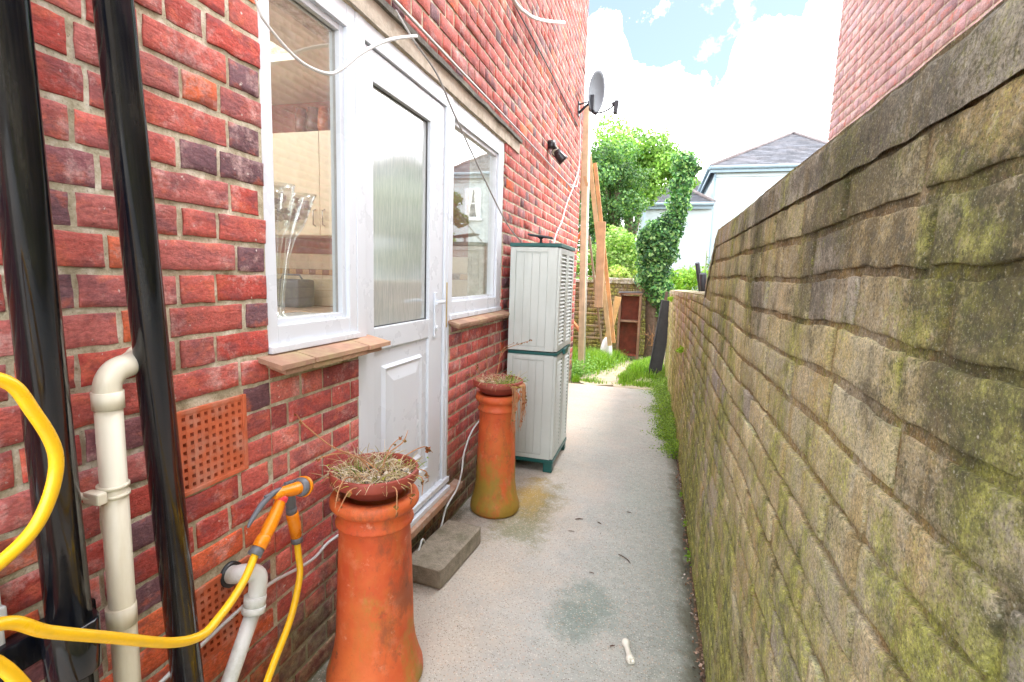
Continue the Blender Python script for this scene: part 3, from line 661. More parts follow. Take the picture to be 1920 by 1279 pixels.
for (y_, h_, lb) in ((1.45, .44, 'left'), (1.475, .425, 'right')):
    t_ = thing('tall_glass', 'tall clear glass full of shells inside the nearer window, %s of two' % lb, 'glass vase', (-.15, y_, 1.29), 'tall glasses on the inner sill')
    k = MB(); x_ = -.13; z_ = 1.262; ln = .105 if lb == 'right' else .035
    def off(t): return ln*t*t
    prof = [(.045, 0), (.045, .006), (.008, .015), (.007, .08), (.009, .2), (.016, .27), (.034, .31), (.038, .40), (.040, h_), (.038, h_), (.035, .40), (.03, .315), (0, .28)]
    b0 = len(k.v); k.lathe([(r_, z_+zz) for r_, zz in prof], x_, y_-.05, 24)
    k.v = [(v[0], v[1]+off((v[2]-z_)/h_)*1.2, v[2]) for v in k.v]
    k.build('bowl', M['crystal'], t_)
    k = MB()
    for _ in range(34):
        th = random.random()*6.28; r_ = random.random()*.024; zz = random.uniform(.325, .40); g_ = random.choice(((.70, .58, .48), (.34, .22, .16), (.12, .08, .06)))
        k.col = g_; k.leaf((x_+r_*math.cos(th), y_-.05+r_*math.sin(th)+off(zz/h_)*1.2, z_+zz), .032, asp=.8)
    k.build('shells', M['straw'], t_)
k = MB(); k.box(-.26, -.078, 1.212, 1.672, 1.15, 1.262); k.build('inner_sill', M['upvc'], house)
k = MB(); k.box(-.26, -.078, 2.56, 3.486, 1.15, 1.27); k.build('inner_sill', M['upvc'], house)

# ================================================================== PIPES
def downpipe(a, b, r, lab, bz):
    t_ = thing('downpipe', lab, 'pipe', (a[0], a[1], 0), 'black downpipes at the near end of the wall')
    k = MB(); k.tube([a, b], r, 40); k.build('pipe', M['black'], t_)
    if bz is not None:
        tt_ = (bz-a[2])/(b[2]-a[2]); cy = a[1]+(b[1]-a[1])*tt_; cx_ = a[0]+(b[0]-a[0])*tt_
        k = MB(); k.tube([(cx_, cy, bz-.05), (cx_, cy, bz-.045), (cx_, cy, bz+.045), (cx_, cy, bz+.05)], [r+.006, r+.009, r+.009, r+.006], 40); k.build('collar', M['black'], t_)
        k = MB(); k.box(.0, .035, cy-r-.05, cy+r+.05, bz-.03, bz+.03, bev=.006)
        for sg in (-1, 1): k.tube([(.0, cy+sg*(r+.035), bz), (.045, cy+sg*(r+.035), bz)], .010, 8)
        k.build('bracket', M['black'], t_)
downpipe((.09, .612, 0), (.09, .529, 5.15), .0325, 'black downpipe nearest the photo edge, with a bracket low down', .73)
downpipe((.095, .843, 0), (.088, .596, 5.15), .0315, 'black leaning downpipe in front of the cream pipe', None)
t_ = thing('waste_pipe', 'cream plastic waste pipe with an elbow and clip between the black pipes', 'pipe', (.08, .7, 0))
k = MB(); k.tube([(.075, .700, 0), (.075, .704, 1.165)], .0228, 28); k.build('pipe', M['cream'], t_)
k = MB(); k.tube([(.075, .704, 1.150), (.075, .704, 1.184)], .0262, 28); k.tube([(.075, .704, 1.18), (.075, .707, 1.203), (.075, .723, 1.222), (.07, .752, 1.228), (.03, .80, 1.23), (-.01, .83, 1.23)], .0232, 24, 5); k.build('elbow', M['cream'], t_)
k = MB(); k.tube([(.075, .700, .700), (.075, .700, .742)], .0262, 28); k.build('coupling', M['cream'], t_)
k = MB()
for zz in (.978, .996): k.tube([(.075, .702, zz-.003), (.075, .702, zz+.003)], .0272, 28)
k.box(.06, .10, .655, .674, .975, .998, bev=.004); k.tube([(.0, .655, .987), (.08, .662, .987)], .007, 8); k.build('pipe_clip', M['cream'], t_)
t_ = thing('waste_outlet', 'short pale grey waste pipe with an elbow leaving the wall below the air vents', 'pipe', (.08, 1.03, 0))
k = MB(); k.tube([(-.02, 1.040, .592), (.012, 1.040, .592)], .034, 24); k.build('wall_seal', M['lampblack'], t_)
k = MB(); k.tube([(.0, 1.040, .592), (.03, 1.030, .602), (.062, 1.032, .612), (.084, 1.050, .600), (.086, 1.047, .560), (.085, 1.038, .53)], .0235, 24, 6); k.build('elbow', M['grey'], t_)
k = MB(); k.tube([(.085, 1.040, .548), (.085, 1.034, .520)], .0285, 12); k.tube([(.085, 1.034, .522), (.085, 1.030, .505)], .030, 20); k.build('coupling', M['grey'], t_)
k = MB(); k.tube([(.085, 1.032, .51), (.085, .94, .365), (.085, .80, .14), (.085, .72, 0)], .0195, 20); k.build('pipe', M['grey'], t_)
k = MB(); k.box(.0, .018, .524, .544, 0, .95, bev=.003); k.box(0, .023, .520, .548, .80, .83, bev=.003)
props(k.build('cable_conduit', M['white']), 'narrow white conduit on the brick at the left edge of the photo', 'conduit')

# ================================================================== TAP, HOSE AND SPRAY GUN
tp = thing('garden_tap', 'grey wall tap with an orange hose connector', 'tap', (.05, 1.19, .76))
k = MB(); k.tube([(-.01, 1.26, .752), (.03, 1.245, .752), (.06, 1.222, .748)], .012, 14, 3); k.tube([(.06, 1.216, .768), (.06, 1.215, .735), (.06, 1.216, .705)], [.012, .0155, .013], 14, 4); k.tube([(.06, 1.216, .714), (.06, 1.218, .696)], .016, 14); k.build('spout', M['dgrey'], tp)
k = MB(); k.tube([(.06, 1.216, .76), (.06, 1.217, .792)], .005, 8); k.tube([(.055, 1.198, .795), (.062, 1.236, .792)], .0055, 8); k.build('tap_lever', M['dgrey'], tp)
k = MB(); k.tube([(.06, 1.219, .698), (.06, 1.221, .688), (.06, 1.226, .664), (.06, 1.229, .655), (.06, 1.236, .612)], [.0165, .0185, .0175, .0185, .0165], 18); k.build('connector', M['orange'], tp)
k = MB(); k.tube([(.06, 1.236, .614), (.06, 1.239, .594)], [.0165, .0185], 12); k.build('collar', M['dgrey'], tp)
gn = thing('spray_gun', 'orange and grey hose spray gun hooked over the tap', 'spray gun', (.11, 1.12, .78))
k = MB(); k.tube([(.112, 1.090, .812), (.112, 1.110, .812), (.112, 1.140, .806), (.112, 1.166, .800), (.112, 1.186, .797)], [.009, .014, .0165, .018, .019], 18, 4)
k.tube([(.112, 1.118, .797), (.112, 1.100, .770), (.112, 1.073, .738), (.112, 1.052, .716)], [.013, .0165, .0185, .016], 18, 4); k.build('body', M['orange'], gn)
k = MB(); k.tube([(.112, 1.184, .797), (.112, 1.195, .795), (.112, 1.206, .793)], [.023, .0285, .0265], 22); k.build('nozzle', M['dgrey'], gn)
k = MB(); k.tube([(.112, 1.205, .793), (.112, 1.218, .791)], [.031, .028], 22); k.build('nozzle_ring', M['orange'], gn)
k = MB(); k.tube([(.112, 1.118, .822), (.112, 1.085, .822), (.112, 1.045, .808), (.112, 1.008, .782), (.112, .995, .768)], [.005, .008, .008, .006, .003], 10, 4); k.tube([(.112, 1.075, .822), (.112, 1.055, .826)], [.006, .003], 8); k.build('trigger', M['dgrey'], gn)
k = MB(); k.tube([(.112, 1.122, .798), (.112, 1.113, .788)], .0165, 16); k.build('swivel', M['redp'], gn)
k = MB(); k.tube([(.112, 1.053, .717), (.112, 1.046, .712), (.112, 1.028, .696)], [.0165, .0185, .0185], 18); k.build('connector', M['orange'], gn)
k = MB(); k.tube([(.112, 1.029, .697), (.112, 1.012, .683)], [.017, .019], 12); k.build('collar', M['dgrey'], gn)
k = MB()
k.tube([(.06, 1.238, .600), (.065, 1.236, .56), (.08, 1.222, .493), (.11, 1.143, .415), (.13, 1.045, .345), (.15, .95, .27), (.19, .8, .16), (.22, .62, .30), (.20, .52, .62), (.185, .455, .825), (.17, .38, .93), (.16, .34, 1.10),
        (.17, .40, 1.27), (.18, .485, 1.258), (.18, .520, 1.204), (.18, .546, 1.119), (.18, .519, 1.034), (.18, .464, .989), (.185, .36, .955), (.19, .27, .93), (.19, .36, .905),
        (.18, .457, .896), (.18, .514, .842), (.18, .599, .770), (.18, .716, .672), (.178, .790, .634), (.165, .849, .634), (.148, .908, .641), (.13, .966, .657), (.112, 1.020, .690)], .0098, 16, 8)
props(k.build('garden_hose', M['yellow']), 'yellow garden hose looping in front of the black pipes', 'hose')

# ================================================================== CABLES
def cable(pts, r, mat, lab, name='cable', cat='cable', n=8, sp=6):
    k = MB(); k.tube(pts, r, n, sp); return props(k.build(name, mat), lab, cat)
cable([(.014, y, 2.484+.004*math.sin(y*2)) for y in np.linspace(.2, 6.0, 24)]+[(.014, 6.15, 2.49), (.014, 6.5, 2.66)], .0065, M['white'], 'white cable clipped along the brick just above the lintel')
cable([(.03, .75, 2.9), (.09, .96, 2.3), (.12, 1.068, 2.06), (.12, 1.104, 2.019), (.12, 1.218, 1.980), (.12, 1.336, 1.990), (.12, 1.409, 2.029), (.12, 1.526, 2.124), (.12, 1.694, 2.232), (.12, 1.900, 2.333)], [.003, .003, .0035, .0035, .0045, .005, .0055, .006, .0065, .0065], M['white'], 'loose white cable hanging in a curve in front of the nearer window', n=12)
cable([(.015, 1.93, 2.45), (.09, 1.937, 2.336), (.10, 2.14, 2.281), (.10, 2.324, 2.182), (.10, 2.71, 1.995), (.10, 3.245, 1.765), (.11, 3.60, 1.668)], .0042, M['greycable'], 'thin grey rope slung from above the door down to the cabinet', 'rope', 'rope')
cable([(.015, 2.9, 3.7), (.05, 3.0, 3.3), (.10, 3.217, 3.123), (.10, 3.55, 3.19), (.10, 3.85, 3.29), (.10, 4.265, 3.461), (.10, 4.874, 3.728)], .0125, M['white'], 'thick white cut-off cable at the top of the photo', n=12)
cable([(.012, y, 3.262+.012*math.sin(y*1.7)) for y in np.linspace(1.5, 6.4, 22)], .006, M['darkcable'], 'dark cable running high along the brick to the satellite dish')
cable([(.05, 6.46, 3.42), (.03, 6.47, 3.31), (.03, 6.53, 2.82), (.03, 6.18, 2.50), (.03, 5.81, 2.26), (.03, 5.54, 2.025), (.035, 5.157, 1.787), (.05, 4.95, 1.3), (.05, 4.9, .4)], .007, M['white'], 'white cable dangling from the satellite dish to behind the cabinet')
cable([(.03, 6.50, 3.30), (.03, 6.54, 2.9), (.03, 6.50, 2.60), (.03, 6.30, 2.52), (.015, 6.0, 2.50)], .005, M['white'], 'small loop of thin white cable below the satellite dish')
cable([(.02, .55, .40), (.018, .816, .455), (.018, .918, .466), (.016, 1.019, .477), (.016, 1.168, .486), (.016, 1.297, .463), (.016, 1.378, .455), (.016, 1.466, .47), (.02, 1.62, .44), (.02, 1.8, .30), (.03, 1.97, .10), (.05, 2.08, .09), (.05, 2.14, .13), (.045, 2.2, .04)], .0052, M['white'], 'thin white cable sagging across the brick behind the nearer chimney pot')
cable([(.035, 2.25, .04), (.045, 2.36, .07), (.045, 2.42, .14), (.055, 2.44, .18), (.058, 2.56, .22), (.03, 2.70, .26), (.015, 2.78, .36), (.012, 2.95, .46), (.012, 3.3, .50)], .0055, M['white'], 'white cable running down from behind the farther chimney pot past the threshold')

# ================================================================== LAMP AND DISH
lp = thing('security_light', 'black spotlight on the brick wall between the windows and the dish', 'wall lamp', (0, 4.9, 2.6))
k = MB(); k.lathe([(0, 2.62), (.04, 2.62), (.045, 2.64), (.04, 2.69), (0, 2.70)], .03, 4.86, 20); k.build('mount', M['lampblack'], lp)
k = MB(); k.tube([(.0, 4.86, 2.655), (.05, 4.87, 2.64), (.07, 4.88, 2.60)], .022, 14, 3); k.tube([(.06, 4.90, 2.60), (.078, 4.86, 2.575)], .038, 18); k.build('joint', M['lampblack'], lp)
k = MB(); k.tube([(.075, 4.86, 2.60), (.10, 4.87, 2.565), (.135, 4.88, 2.525), (.15, 4.885, 2.51)], [.035, .045, .052, .055], 22); k.build('lamp_head', M['lampblack'], lp)
k = MB(); k.tube([(.073, 4.845, 2.582), (.0745, 4.838, 2.579)], .03, 18); k.build('sensor', M['metal'], lp)
ds = thing('satellite_dish', 'grey satellite dish on a wall bracket at the corner of the brick house', 'satellite dish', (0, 6.48, 3.47))
k = MB(); ax = Vector((.90, -.36, -.14)).normalized(); ux = ax.cross(Vector((0, 0, 1))).normalized(); uz = ux.cross(ax)
ctr = Vector((.215, 6.48, 3.655)); vs = []; fs = []; nr, na = 8, 48
for side in (0, 1):
    for i in range(nr+1):
        for a in range(na):
            th = 2*math.pi*a/na; rr = i/nr; p_ = ctr+ux*(.19*rr*math.cos(th))+uz*(.245*rr*math.sin(th))+ax*(.05*rr*rr-.05-side*.008); vs.append(p_[:])
for side in (0, 1):
    o_ = side*(nr+1)*na
    for i in range(nr):
        for a in range(na): q_ = (o_+i*na+a, o_+i*na+(a+1) % na, o_+(i+1)*na+(a+1) % na, o_+(i+1)*na+a); fs.append(q_ if not side else q_[::-1])
o_ = (nr+1)*na
for a in range(na): fs.append((nr*na+a, nr*na+(a+1) % na, o_+nr*na+(a+1) % na, o_+nr*na+a))
k.add(vs, fs, True); k.build('reflector', M['dishgrey'], ds)
k = MB(); k.box(0, .012, 6.42, 6.50, 3.38, 3.55, bev=.003); k.tube([(.01, 6.46, 3.42), (.09, 6.47, 3.50), (.17, 6.48, 3.56)], .016, 12); k.tube([(.01, 6.46, 3.52), (.12, 6.475, 3.55)], .010, 10); k.box(.13, .19, 6.44, 6.53, 3.44, 3.62, bev=.008); k.build('bracket', M['dishdark'], ds)
k = MB(); k.tube([(.20, 6.46, 3.405), (.30, 6.43, 3.405), (.40, 6.40, 3.44), (.47, 6.38, 3.50)], .010, 10, 3); k.tube([(.17, 6.48, 3.44), (.22, 6.46, 3.40)], .022, 10); k.build('arm', M['dishdark'], ds)
k = MB(); k.tube([(.415, 6.39, 3.475), (.445, 6.385, 3.48)], .025, 14); k.beam((.47, 6.38, 3.51), (.455, 6.37, 3.36), .06, .05, (1, 0, 0), .006); k.build('receiver', M['dishdark'], ds)

# ================================================================== STORAGE CABINET
cb = thing('storage_cabinet', 'tall grey plastic storage cabinet with dark green trim and louvred doors', 'cabinet', (.23, 3.8, 0))
def cab_unit(z0, z1, nm):
    k = MB(); k.box(.060, .398, 3.512, 4.088, z0, z1, bev=.006)
    # side panel: raised frame round slim vertical boards
    for (x0, x1) in ((.058, .098), (.330, .398)): k.box(x0, x1, 3.503, 3.514, z0+.004, z1-.004, bev=.002)
    for (a, b) in ((z0+.004, z0+.035), (z1-.035, z1-.004)): k.box(.0985, .3295, 3.5035, 3.514, a, b, bev=.002)
    for j in range(4): k.box(.103+j*.0565, .103+j*.0565+.0553, 3.5065, 3.514, z0+.040, z1-.042, bev=.0015)
    k.box(.11, .32, 3.5045, 3.514, z1-.046, z1-.0425); k.build(nm, M['cab'], cb)
    for q_, (a, b) in enumerate(((3.508, 3.797), (3.803, 4.092))):
        k = MB(); x0 = .398; k.box(x0, x0+.022, a, a+.045, z0+.006, z1-.006, bev=.004); k.box(x0, x0+.022, b-.045, b, z0+.006, z1-.006, bev=.004)
        k.box(x0, x0+.0212, a+.045, b-.045, z1-.045, z1-.006, bev=.002); k.box(x0, x0+.0212, a+.045, b-.045, z0+.006, z0+.04, bev=.002)
        k.box(x0, x0+.004, a+.045, b-.045, z0+.04, z1-.045); n_ = 24; st = (z1-z0-.09)/n_
        for j in range(n_):
            zz = z0+.042+j*st; vs = [(x0+.003, a+.047, zz), (x0+.021, a+.047, zz+.001), (x0+.021, a+.047, zz+.006), (x0+.004, a+.047, zz+st*.86)]
            vs += [(v[0], b-.047, v[2]) for v in vs]; k.add(vs, [(0, 1, 5, 4), (1, 2, 6, 5), (2, 3, 7, 6), (3, 2, 1, 0), (4, 5, 6, 7)])
        k.build('cabinet_door', M['cab'], cb)
cab_unit(.095, .868, 'lower_body'); cab_unit(.892, 1.632, 'upper_body')
k = MB(); k.box(.052, .424, 3.499, 4.098, 1.632, 1.658, bev=.004); k.build('lid', M['teal'], cb)
k = MB(); k.box(.060, .422, 3.503, 4.094, .868, .888, bev=.004)
k.box(.415, .440, 3.74, 3.86, .850, .893, bev=.006); k.build('middle_trim', M['teal'], cb)
k = MB(); k.box(.056, .424, 3.502, 4.096, .070, .096, bev=.004); k.build('base', M['teal'], cb)
for (x, y) in ((.09, 3.53), (.385, 3.535), (.09, 4.06), (.385, 4.06)):
    k = MB(); k.box(x-.034, x+.034, y-.03, y+.03, 0, .075, bev=.008); k.build('foot', M['teal'], cb)
sl = thing('solar_lamp', 'small black solar lamp standing on top of the cabinet', 'solar lamp', (.24, 3.62, 1.66))
k = MB(); k.beam((.16, 3.60, 1.722), (.335, 3.62, 1.700), .11, .012, (0, 0, 1), .003); k.build('solar_panel', M['dishdark'], sl)
k = MB(); k.tube([(.25, 3.61, 1.660), (.25, 3.61, 1.664), (.25, 3.61, 1.668), (.25, 3.61, 1.69), (.25, 3.61, 1.704)], [.028, .028, .009, .008, .026], 16); k.build('stand', M['lampblack'], sl)

# ================================================================== CHIMNEY POTS AND BOWLS
def crown_pot(cx_, cy_, H, s, mat, lab):
    k = MB(); B = s
    prof = [(.0, .0), (.140*B, 0), (.146*B, .006), (.152*B, .022), (.150*B, .050), (.139*B, .085), (.128*B, .13), (.120*B, .19), (.116*B, .32), (.111*B, .48), (.107*B, H-.105)]
    prof += [(.108*B, H-.102), (.1175*B, H-.094), (.118*B, H-.088), (.113*B, H-.081), (.107*B, H-.075), (.106*B, H-.056), (.112*B, H-.050), (.126*B, H-.042), (.133*B, H-.032), (.134*B, H-.018), (.130*B, H-.006), (.122*B, H), (.10*B, H), (.098*B, H-.03), (.096*B, H-.2)]
    k.lathe(prof, cx_, cy_, 96)
    Q = np.array(k.v)-np.array((cx_, cy_, 0)); rad = np.hypot(Q[:, 0], Q[:, 1]); th = np.arctan2(Q[:, 1], Q[:, 0])
    sc = np.zeros(len(Q)); m_ = (Q[:, 2] > H-.095) & (Q[:, 2] < H-.085); sc[m_] = np.abs(np.sin(th[m_]*13))*.006       # scalloped band
    wv = wob(Q, 11)*.0022
    k.v = [(cx_+q_[0]*(1+a/max(r_, .03)), cy_+q_[1]*(1+a/max(r_, .03)), q_[2]-d) for q_, r_, a, d in zip(Q, rad, wv, sc)]
    return props(k.build('chimney_pot', mat), lab, 'chimney pot', 'terracotta chimney pots used as plant stands')
def bowl(cx_, cy_, z, s, lab):
    k = MB(); k.lathe([(0, z), (.085*s, z), (.100*s, z+.006), (.122*s, z+.034), (.128*s, z+.040), (.146*s, z+.046), (.150*s, z+.052), (.151*s, z+.078), (.147*s, z+.084), (.140*s, z+.082), (.137*s, z+.05), (.0, z+.045)], cx_, cy_, 72)
    return props(k.build('plant_bowl', M['bowl']), lab, 'plant bowl', 'terracotta bowls on the chimney pots')
def dry_plant(cx_, cy_, z, R_, lab, dense, green, trail):
    t_ = thing('dried_plant', lab, 'plant', (cx_, cy_, z))
    k = MB(); vs = [(cx_, cy_, z+.006)]; nn = 40; rings = 5; fs = []
    for i in range(1, rings+1):
        for a in range(nn):
            th = 2*math.pi*a/nn; r_ = R_*i/rings; vs.append((cx_+r_*math.cos(th), cy_+r_*math.sin(th), z+.006*math.sin(7*th+i)*(1-i/rings)+random.uniform(0, .004)))
    for a in range(nn): fs.append((0, 1+a, 1+(a+1) % nn))
    for i in range(rings-1):
        for a in range(nn): fs.append((1+i*nn+a, 1+(i+1)*nn+a, 1+(i+1)*nn+(a+1) % nn, 1+i*nn+(a+1) % nn))
    k.add(vs, fs, True); k.build('soil', M['soil'], t_)
    k = MB()
    for _ in range(int(70*dense)):     # pebbles and broken shells
        th = random.random()*6.28; r_ = R_*math.sqrt(random.random())*.92; s_ = random.uniform(.006, .017)
        k.col = random.choice(((1.6, 1.6, 1.6), (1.2, 1.1, .95), (.55, .38, .28), (.8, .55, .35)))
        c_ = Vector((cx_+r_*math.cos(th), cy_+r_*math.sin(th), z+.008)); bm = bmesh.new(); bmesh.ops.create_icosphere(bm, subdivisions=1, radius=1)
        sx, sy, sz = s_*random.uniform(.7, 1.3), s_*random.uniform(.7, 1.3), s_*random.uniform(.4, .8)
        k.add([(c_+Vector((v.co.x*sx, v.co.y*sy, v.co.z*sz)))[:] for v in bm.verts], [[v.index for v in f.verts] for f in bm.faces], True); bm.free()
    k.build('pebbles', M['stone'], t_)['kind'] = 'stuff'
    k = MB()
    for _ in range(int(330*dense)):    # straw mat
        th = random.random()*6.28; r_ = R_*math.sqrt(random.random()); a0 = Vector((cx_+r_*math.cos(th), cy_+r_*math.sin(th), z+random.uniform(.004, .02)))
        d = Vector((random.gauss(0, 1)+math.cos(th)*.5, random.gauss(0, 1)+math.sin(th)*.5, abs(random.gauss(0, .55)))).normalized(); L_ = random.uniform(.025, .085)
        mid = a0+d*L_*.5+Vector((0, 0, random.uniform(0, .018))); e = a0+d*L_+Vector((0, 0, random.uniform(-.02, .008)))
        k.col = random.choice(((.62, .47, .27), (.74, .62, .42), (.50, .33, .17), (.42, .38, .12), (.80, .70, .54)))
        k.tube([a0, mid, e], [.0013, .0012, .0006], 3, 3, False)
    k.build('straw', M['straw'], t_)['kind'] = 'stuff'
    k = MB()
    for _ in range(green):
        th = random.random()*6.28 if dense > .9 else random.uniform(-1.3, .9); r_ = R_*random.uniform(.2, .98); a0 = Vector((cx_+r_*math.cos(th), cy_+r_*math.sin(th), z+.005))
        d = Vector((math.cos(th)*.7+random.gauss(0, .4), math.sin(th)*.7+random.gauss(0, .4), random.uniform(.1, 1))).normalized(); L_ = random.uniform(.03, .09)
        k.col = random.choice(((.20, .34, .03), (.34, .46, .05), (.50, .50, .10), (.14, .24, .03)))
        k.tube([a0, a0+d*L_*.6, a0+d*L_+Vector((0, 0, -.012))], [.0018, .0016, .0005], 3, 3, False)
        if random.random() < .5: k.leaf(a0+d*L_, .014)
    k.build('green_shoots', M['leaf'], t_)['kind'] = 'stuff'
    k = MB()
    for pts, lf in trail:
        pts = [Vector(p) for p in pts]; k.col = (1.2, .95, .8); k.tube(pts, [.0022]*(len(pts)-1)+[.0009], 5, 5, False)
        for j in range(lf):
            tt_ = random.uniform(.55, 1)*(len(pts)-1); i_ = min(int(tt_), len(pts)-2); p_ = pts[i_].lerp(pts[i_+1], tt_-i_)
            k.col = random.choice(((.9, .42, .18), (.5, .25, .1), (.45, .42, .1))); k.leaf(p_+Vector((random.gauss(0, .004), random.gauss(0, .004), random.gauss(0, .004))), random.uniform(.012, .024), asp=.75)
    k.build('stems', M['stem'], t_)
p1 = (.203, 1.452); p2 = (.200, 2.835)
crown_pot(p1[0], p1[1], .690, 1.10, M['pot1'], 'orange terracotta chimney pot nearest the camera under a bowl of dead stems')
bowl(p1[0], p1[1], .6915, .97, 'red-brown bowl of dead stems and shells on the nearer chimney pot')
tr1 = []
x0, y0, z0 = p1[0], p1[1], .745
tr1 += [([(x0+.02, y0+.02, z0), (x0-.03, y0-.04, z0+.07), (x0-.08, y0-.12, z0+.13), (x0-.13, y0-.18, z0+.21), (x0-.14, y0-.205, z0+.25)], 2),
        ([(x0, y0, z0), (x0-.04, y0-.05, z0+.08), (x0-.08, y0-.12, z0+.105), (x0-.12, y0-.17, z0+.09)], 6),
        ([(x0-.02, y0-.05, z0), (x0-.02, y0-.13, z0+.04), (x0, y0-.20, z0+.035), (x0+.02, y0-.25, z0+.0)], 5),
        ([(x0+.02, y0-.10, z0), (x0+.03, y0-.19, z0+.03), (x0+.03, y0-.25, z0-.01)], 4),
        ([(x0, y0+.05, z0), (x0+.01, y0+.08, z0+.07), (x0+.03, y0+.13, z0+.10)], 3),
        ([(x0+.02, y0+.05, z0), (x0+.05, y0+.12, z0+.035), (x0+.09, y0+.19, z0+.05), (x0+.11, y0+.22, z0+.02)], 6),
        ([(x0+.01, y0+.02, z0), (x0+.02, y0+.05, z0+.06), (x0+.05, y0+.10, z0+.09), (x0+.06, y0+.12, z0+.13)], 1),
        ([(x0-.01, y0, z0), (x0-.01, y0+.01, z0+.07)], 3), ([(x0+.05, y0+.02, z0), (x0+.09, y0+.10, z0+.03)], 2),
        ([(x0+.10, y0-.08, z0+.01), (x0+.135, y0-.10, z0+.012), (x0+.145, y0-.115, z0-.03), (x0+.142, y0-.115, z0-.07)], 4),
        ([(x0+.12, y0-.03, z0+.01), (x0+.155, y0-.04, z0+.005), (x0+.158, y0-.045, z0-.055)], 5),
        ([(x0+.12, y0+.03, z0+.01), (x0+.16, y0+.03, z0+.002), (x0+.16, y0+.03, z0-.06)], 5), ([(x0+.11, y0+.08, z0+.01), (x0+.145, y0+.09, z0+.0), (x0+.15, y0+.10, z0-.04)], 4)]
dry_plant(p1[0], p1[1], .741, .130, 'tangle of dead straw-coloured stems and shells in the nearer bowl', 1.15, 34, tr1)
crown_pot(p2[0], p2[1], .728, 1., M['pot2'], 'orange chimney pot with yellow-green algae beside the storage cabinet')
bowl(p2[0], p2[1], .7295, .99, 'red-brown bowl with green shoots on the farther chimney pot')
x0, y0, z0 = p2[0], p2[1], .785
tr2 = [([(x0-.02, y0, z0), (x0-.01, y0+.03, z0+.10), (x0+.01, y0+.03, z0+.20), (x0+.08, y0+.04, z0+.245)], 5), ([(x0-.01, y0+.03, z0+.14), (x0+.04, y0+.02, z0+.21), (x0+.13, y0, z0+.25), (x0+.20, y0-.01, z0+.275)], 12),
       ([(x0-.03, y0-.05, z0), (x0-.08, y0-.12, z0+.08), (x0-.09, y0-.15, z0+.16)], 8), ([(x0-.04, y0-.03, z0), (x0-.09, y0-.13, z0+.06), (x0-.12, y0-.22, z0+.085)], 6), ([(x0-.02, y0-.03, z0), (x0-.05, y0-.06, z0+.10), (x0-.05, y0-.09, z0+.19)], 2)]
for i in range(34):
    a_ = random.uniform(-.75, .25); rr = .155; px_, py_ = x0+rr*math.cos(a_), y0+rr*math.sin(a_); L_ = random.uniform(.06, .24)
    tr2.append(([(x0+.08*math.cos(a_), y0+.08*math.sin(a_), z0+.01), (px_, py_, z0+.008), (px_+.010, py_-.004, z0-.02-L_*.3), (px_+.008+random.gauss(0, .012), py_+random.gauss(0, .012), z0-.02-L_)], 1 if i % 3 else 2))
dry_plant(p2[0], p2[1], .780, .133, 'fresh green shoots and trailing dry roots in the farther bowl', .55, 110, tr2)

# ================================================================== CONCRETE BLOCK, BONE, TWIGS, LITTER
k = MB(); bm = bmesh.new(); bmesh.ops.create_cube(bm, size=1)
bmesh.ops.subdivide_edges(bm, edges=bm.edges[:], cuts=14, use_grid_fill=True)
for v in bm.verts: v.co = Vector((v.co.x*.20, v.co.y*.45, v.co.z*.098))
R3 = Matrix.Rotation(math.radians(-5), 3, 'Z'); Q = np.array([v.co[:] for v in bm.verts]); wv = wob(Q, 40)*.0016+wob(Q+3, 110)*.0011
hx, hy, hz = .10, .225, .049; vs = []
for v, d in zip(bm.verts, wv):
    p_ = v.co.copy(); e = sum((abs(p_.x) > hx-.001, abs(p_.y) > hy-.001, abs(p_.z) > hz-.001)); kf = 1-(.004 if e == 2 else .007 if e == 3 else 0)/.05*.6
    p_ = Vector((p_.x-math.copysign((.004 if e > 1 else 0), p_.x), p_.y-math.copysign((.004 if e > 1 else 0), p_.y), p_.z-math.copysign((.004 if e > 1 else 0), p_.z)))
    p_ += p_.normalized()*d; p_ = R3 @ p_; vs.append((p_.x+.141, p_.y+2.205, p_.z+.050))
k.add(vs, [[v.index for v in f.verts] for f in bm.faces], False); bm.free()
props(k.build('concrete_block', M['block']), 'mossy grey-brown concrete block used as a step below the door', 'block')
k = MB(); d = Vector((-.25, .97, 0)).normalized(); c_ = Vector((1.06, 1.845, .012)); s_ = Vector((d.y, -d.x, 0))
k.tube([c_-d*.052, c_-d*.040, c_-d*.02, c_+d*.02, c_+d*.042, c_+d*.054], [.014, .017, .0105, .010, .017, .012], 14, 3)
k.tube([c_-d*.048+s_*.007, c_-d*.060+s_*.009], [.010, .005], 10); k.tube([c_-d*.048-s_*.007, c_-d*.060-s_*.009], [.010, .005], 10)
props(k.build('dog_bone', M['bone']), 'small white bone lying on the concrete path', 'bone')
tw = [((.72, 2.86), 20, .05, 'thick dark twig on the path left of the middle'), ((.70, 2.70), 5, .035, 'short dark twig on the path nearest the concrete block'), ((1.0, 2.52), -40, .07, 'curved dark twig on the path right of the middle'), ((1.02, 2.50), -55, .06, 'thin dark twig beside the curved twig'),
      ((.86, 2.33), -10, .025, 'tiny twig on the path above the damp stain'), ((.84, 2.85), -35, .03, 'small twig on the path beyond the thick one'), ((1.0, 3.05), -8, .03, 'small twig far up the path'), ((1.0, 1.86), 25, .02, 'tiny pale twig touching the bone')]
for (x, y), an, L_, lb in tw:
    k = MB(); a_ = math.radians(an); d = Vector((math.cos(a_), math.sin(a_), 0)); c_ = Vector((x, y, .006)); n_ = Vector((-d.y, d.x, 0))
    k.tube([c_-d*L_/2, c_+n_*L_*.08, c_+d*L_/2], [.0022, .0026 if 'thick' not in lb else .004, .001], 6, 3)
    props(k.build('twig', plain('twig_bark', (.10, .06, .045), .9, .3, 60, 0)), lb, 'twig', 'twigs on the concrete path')
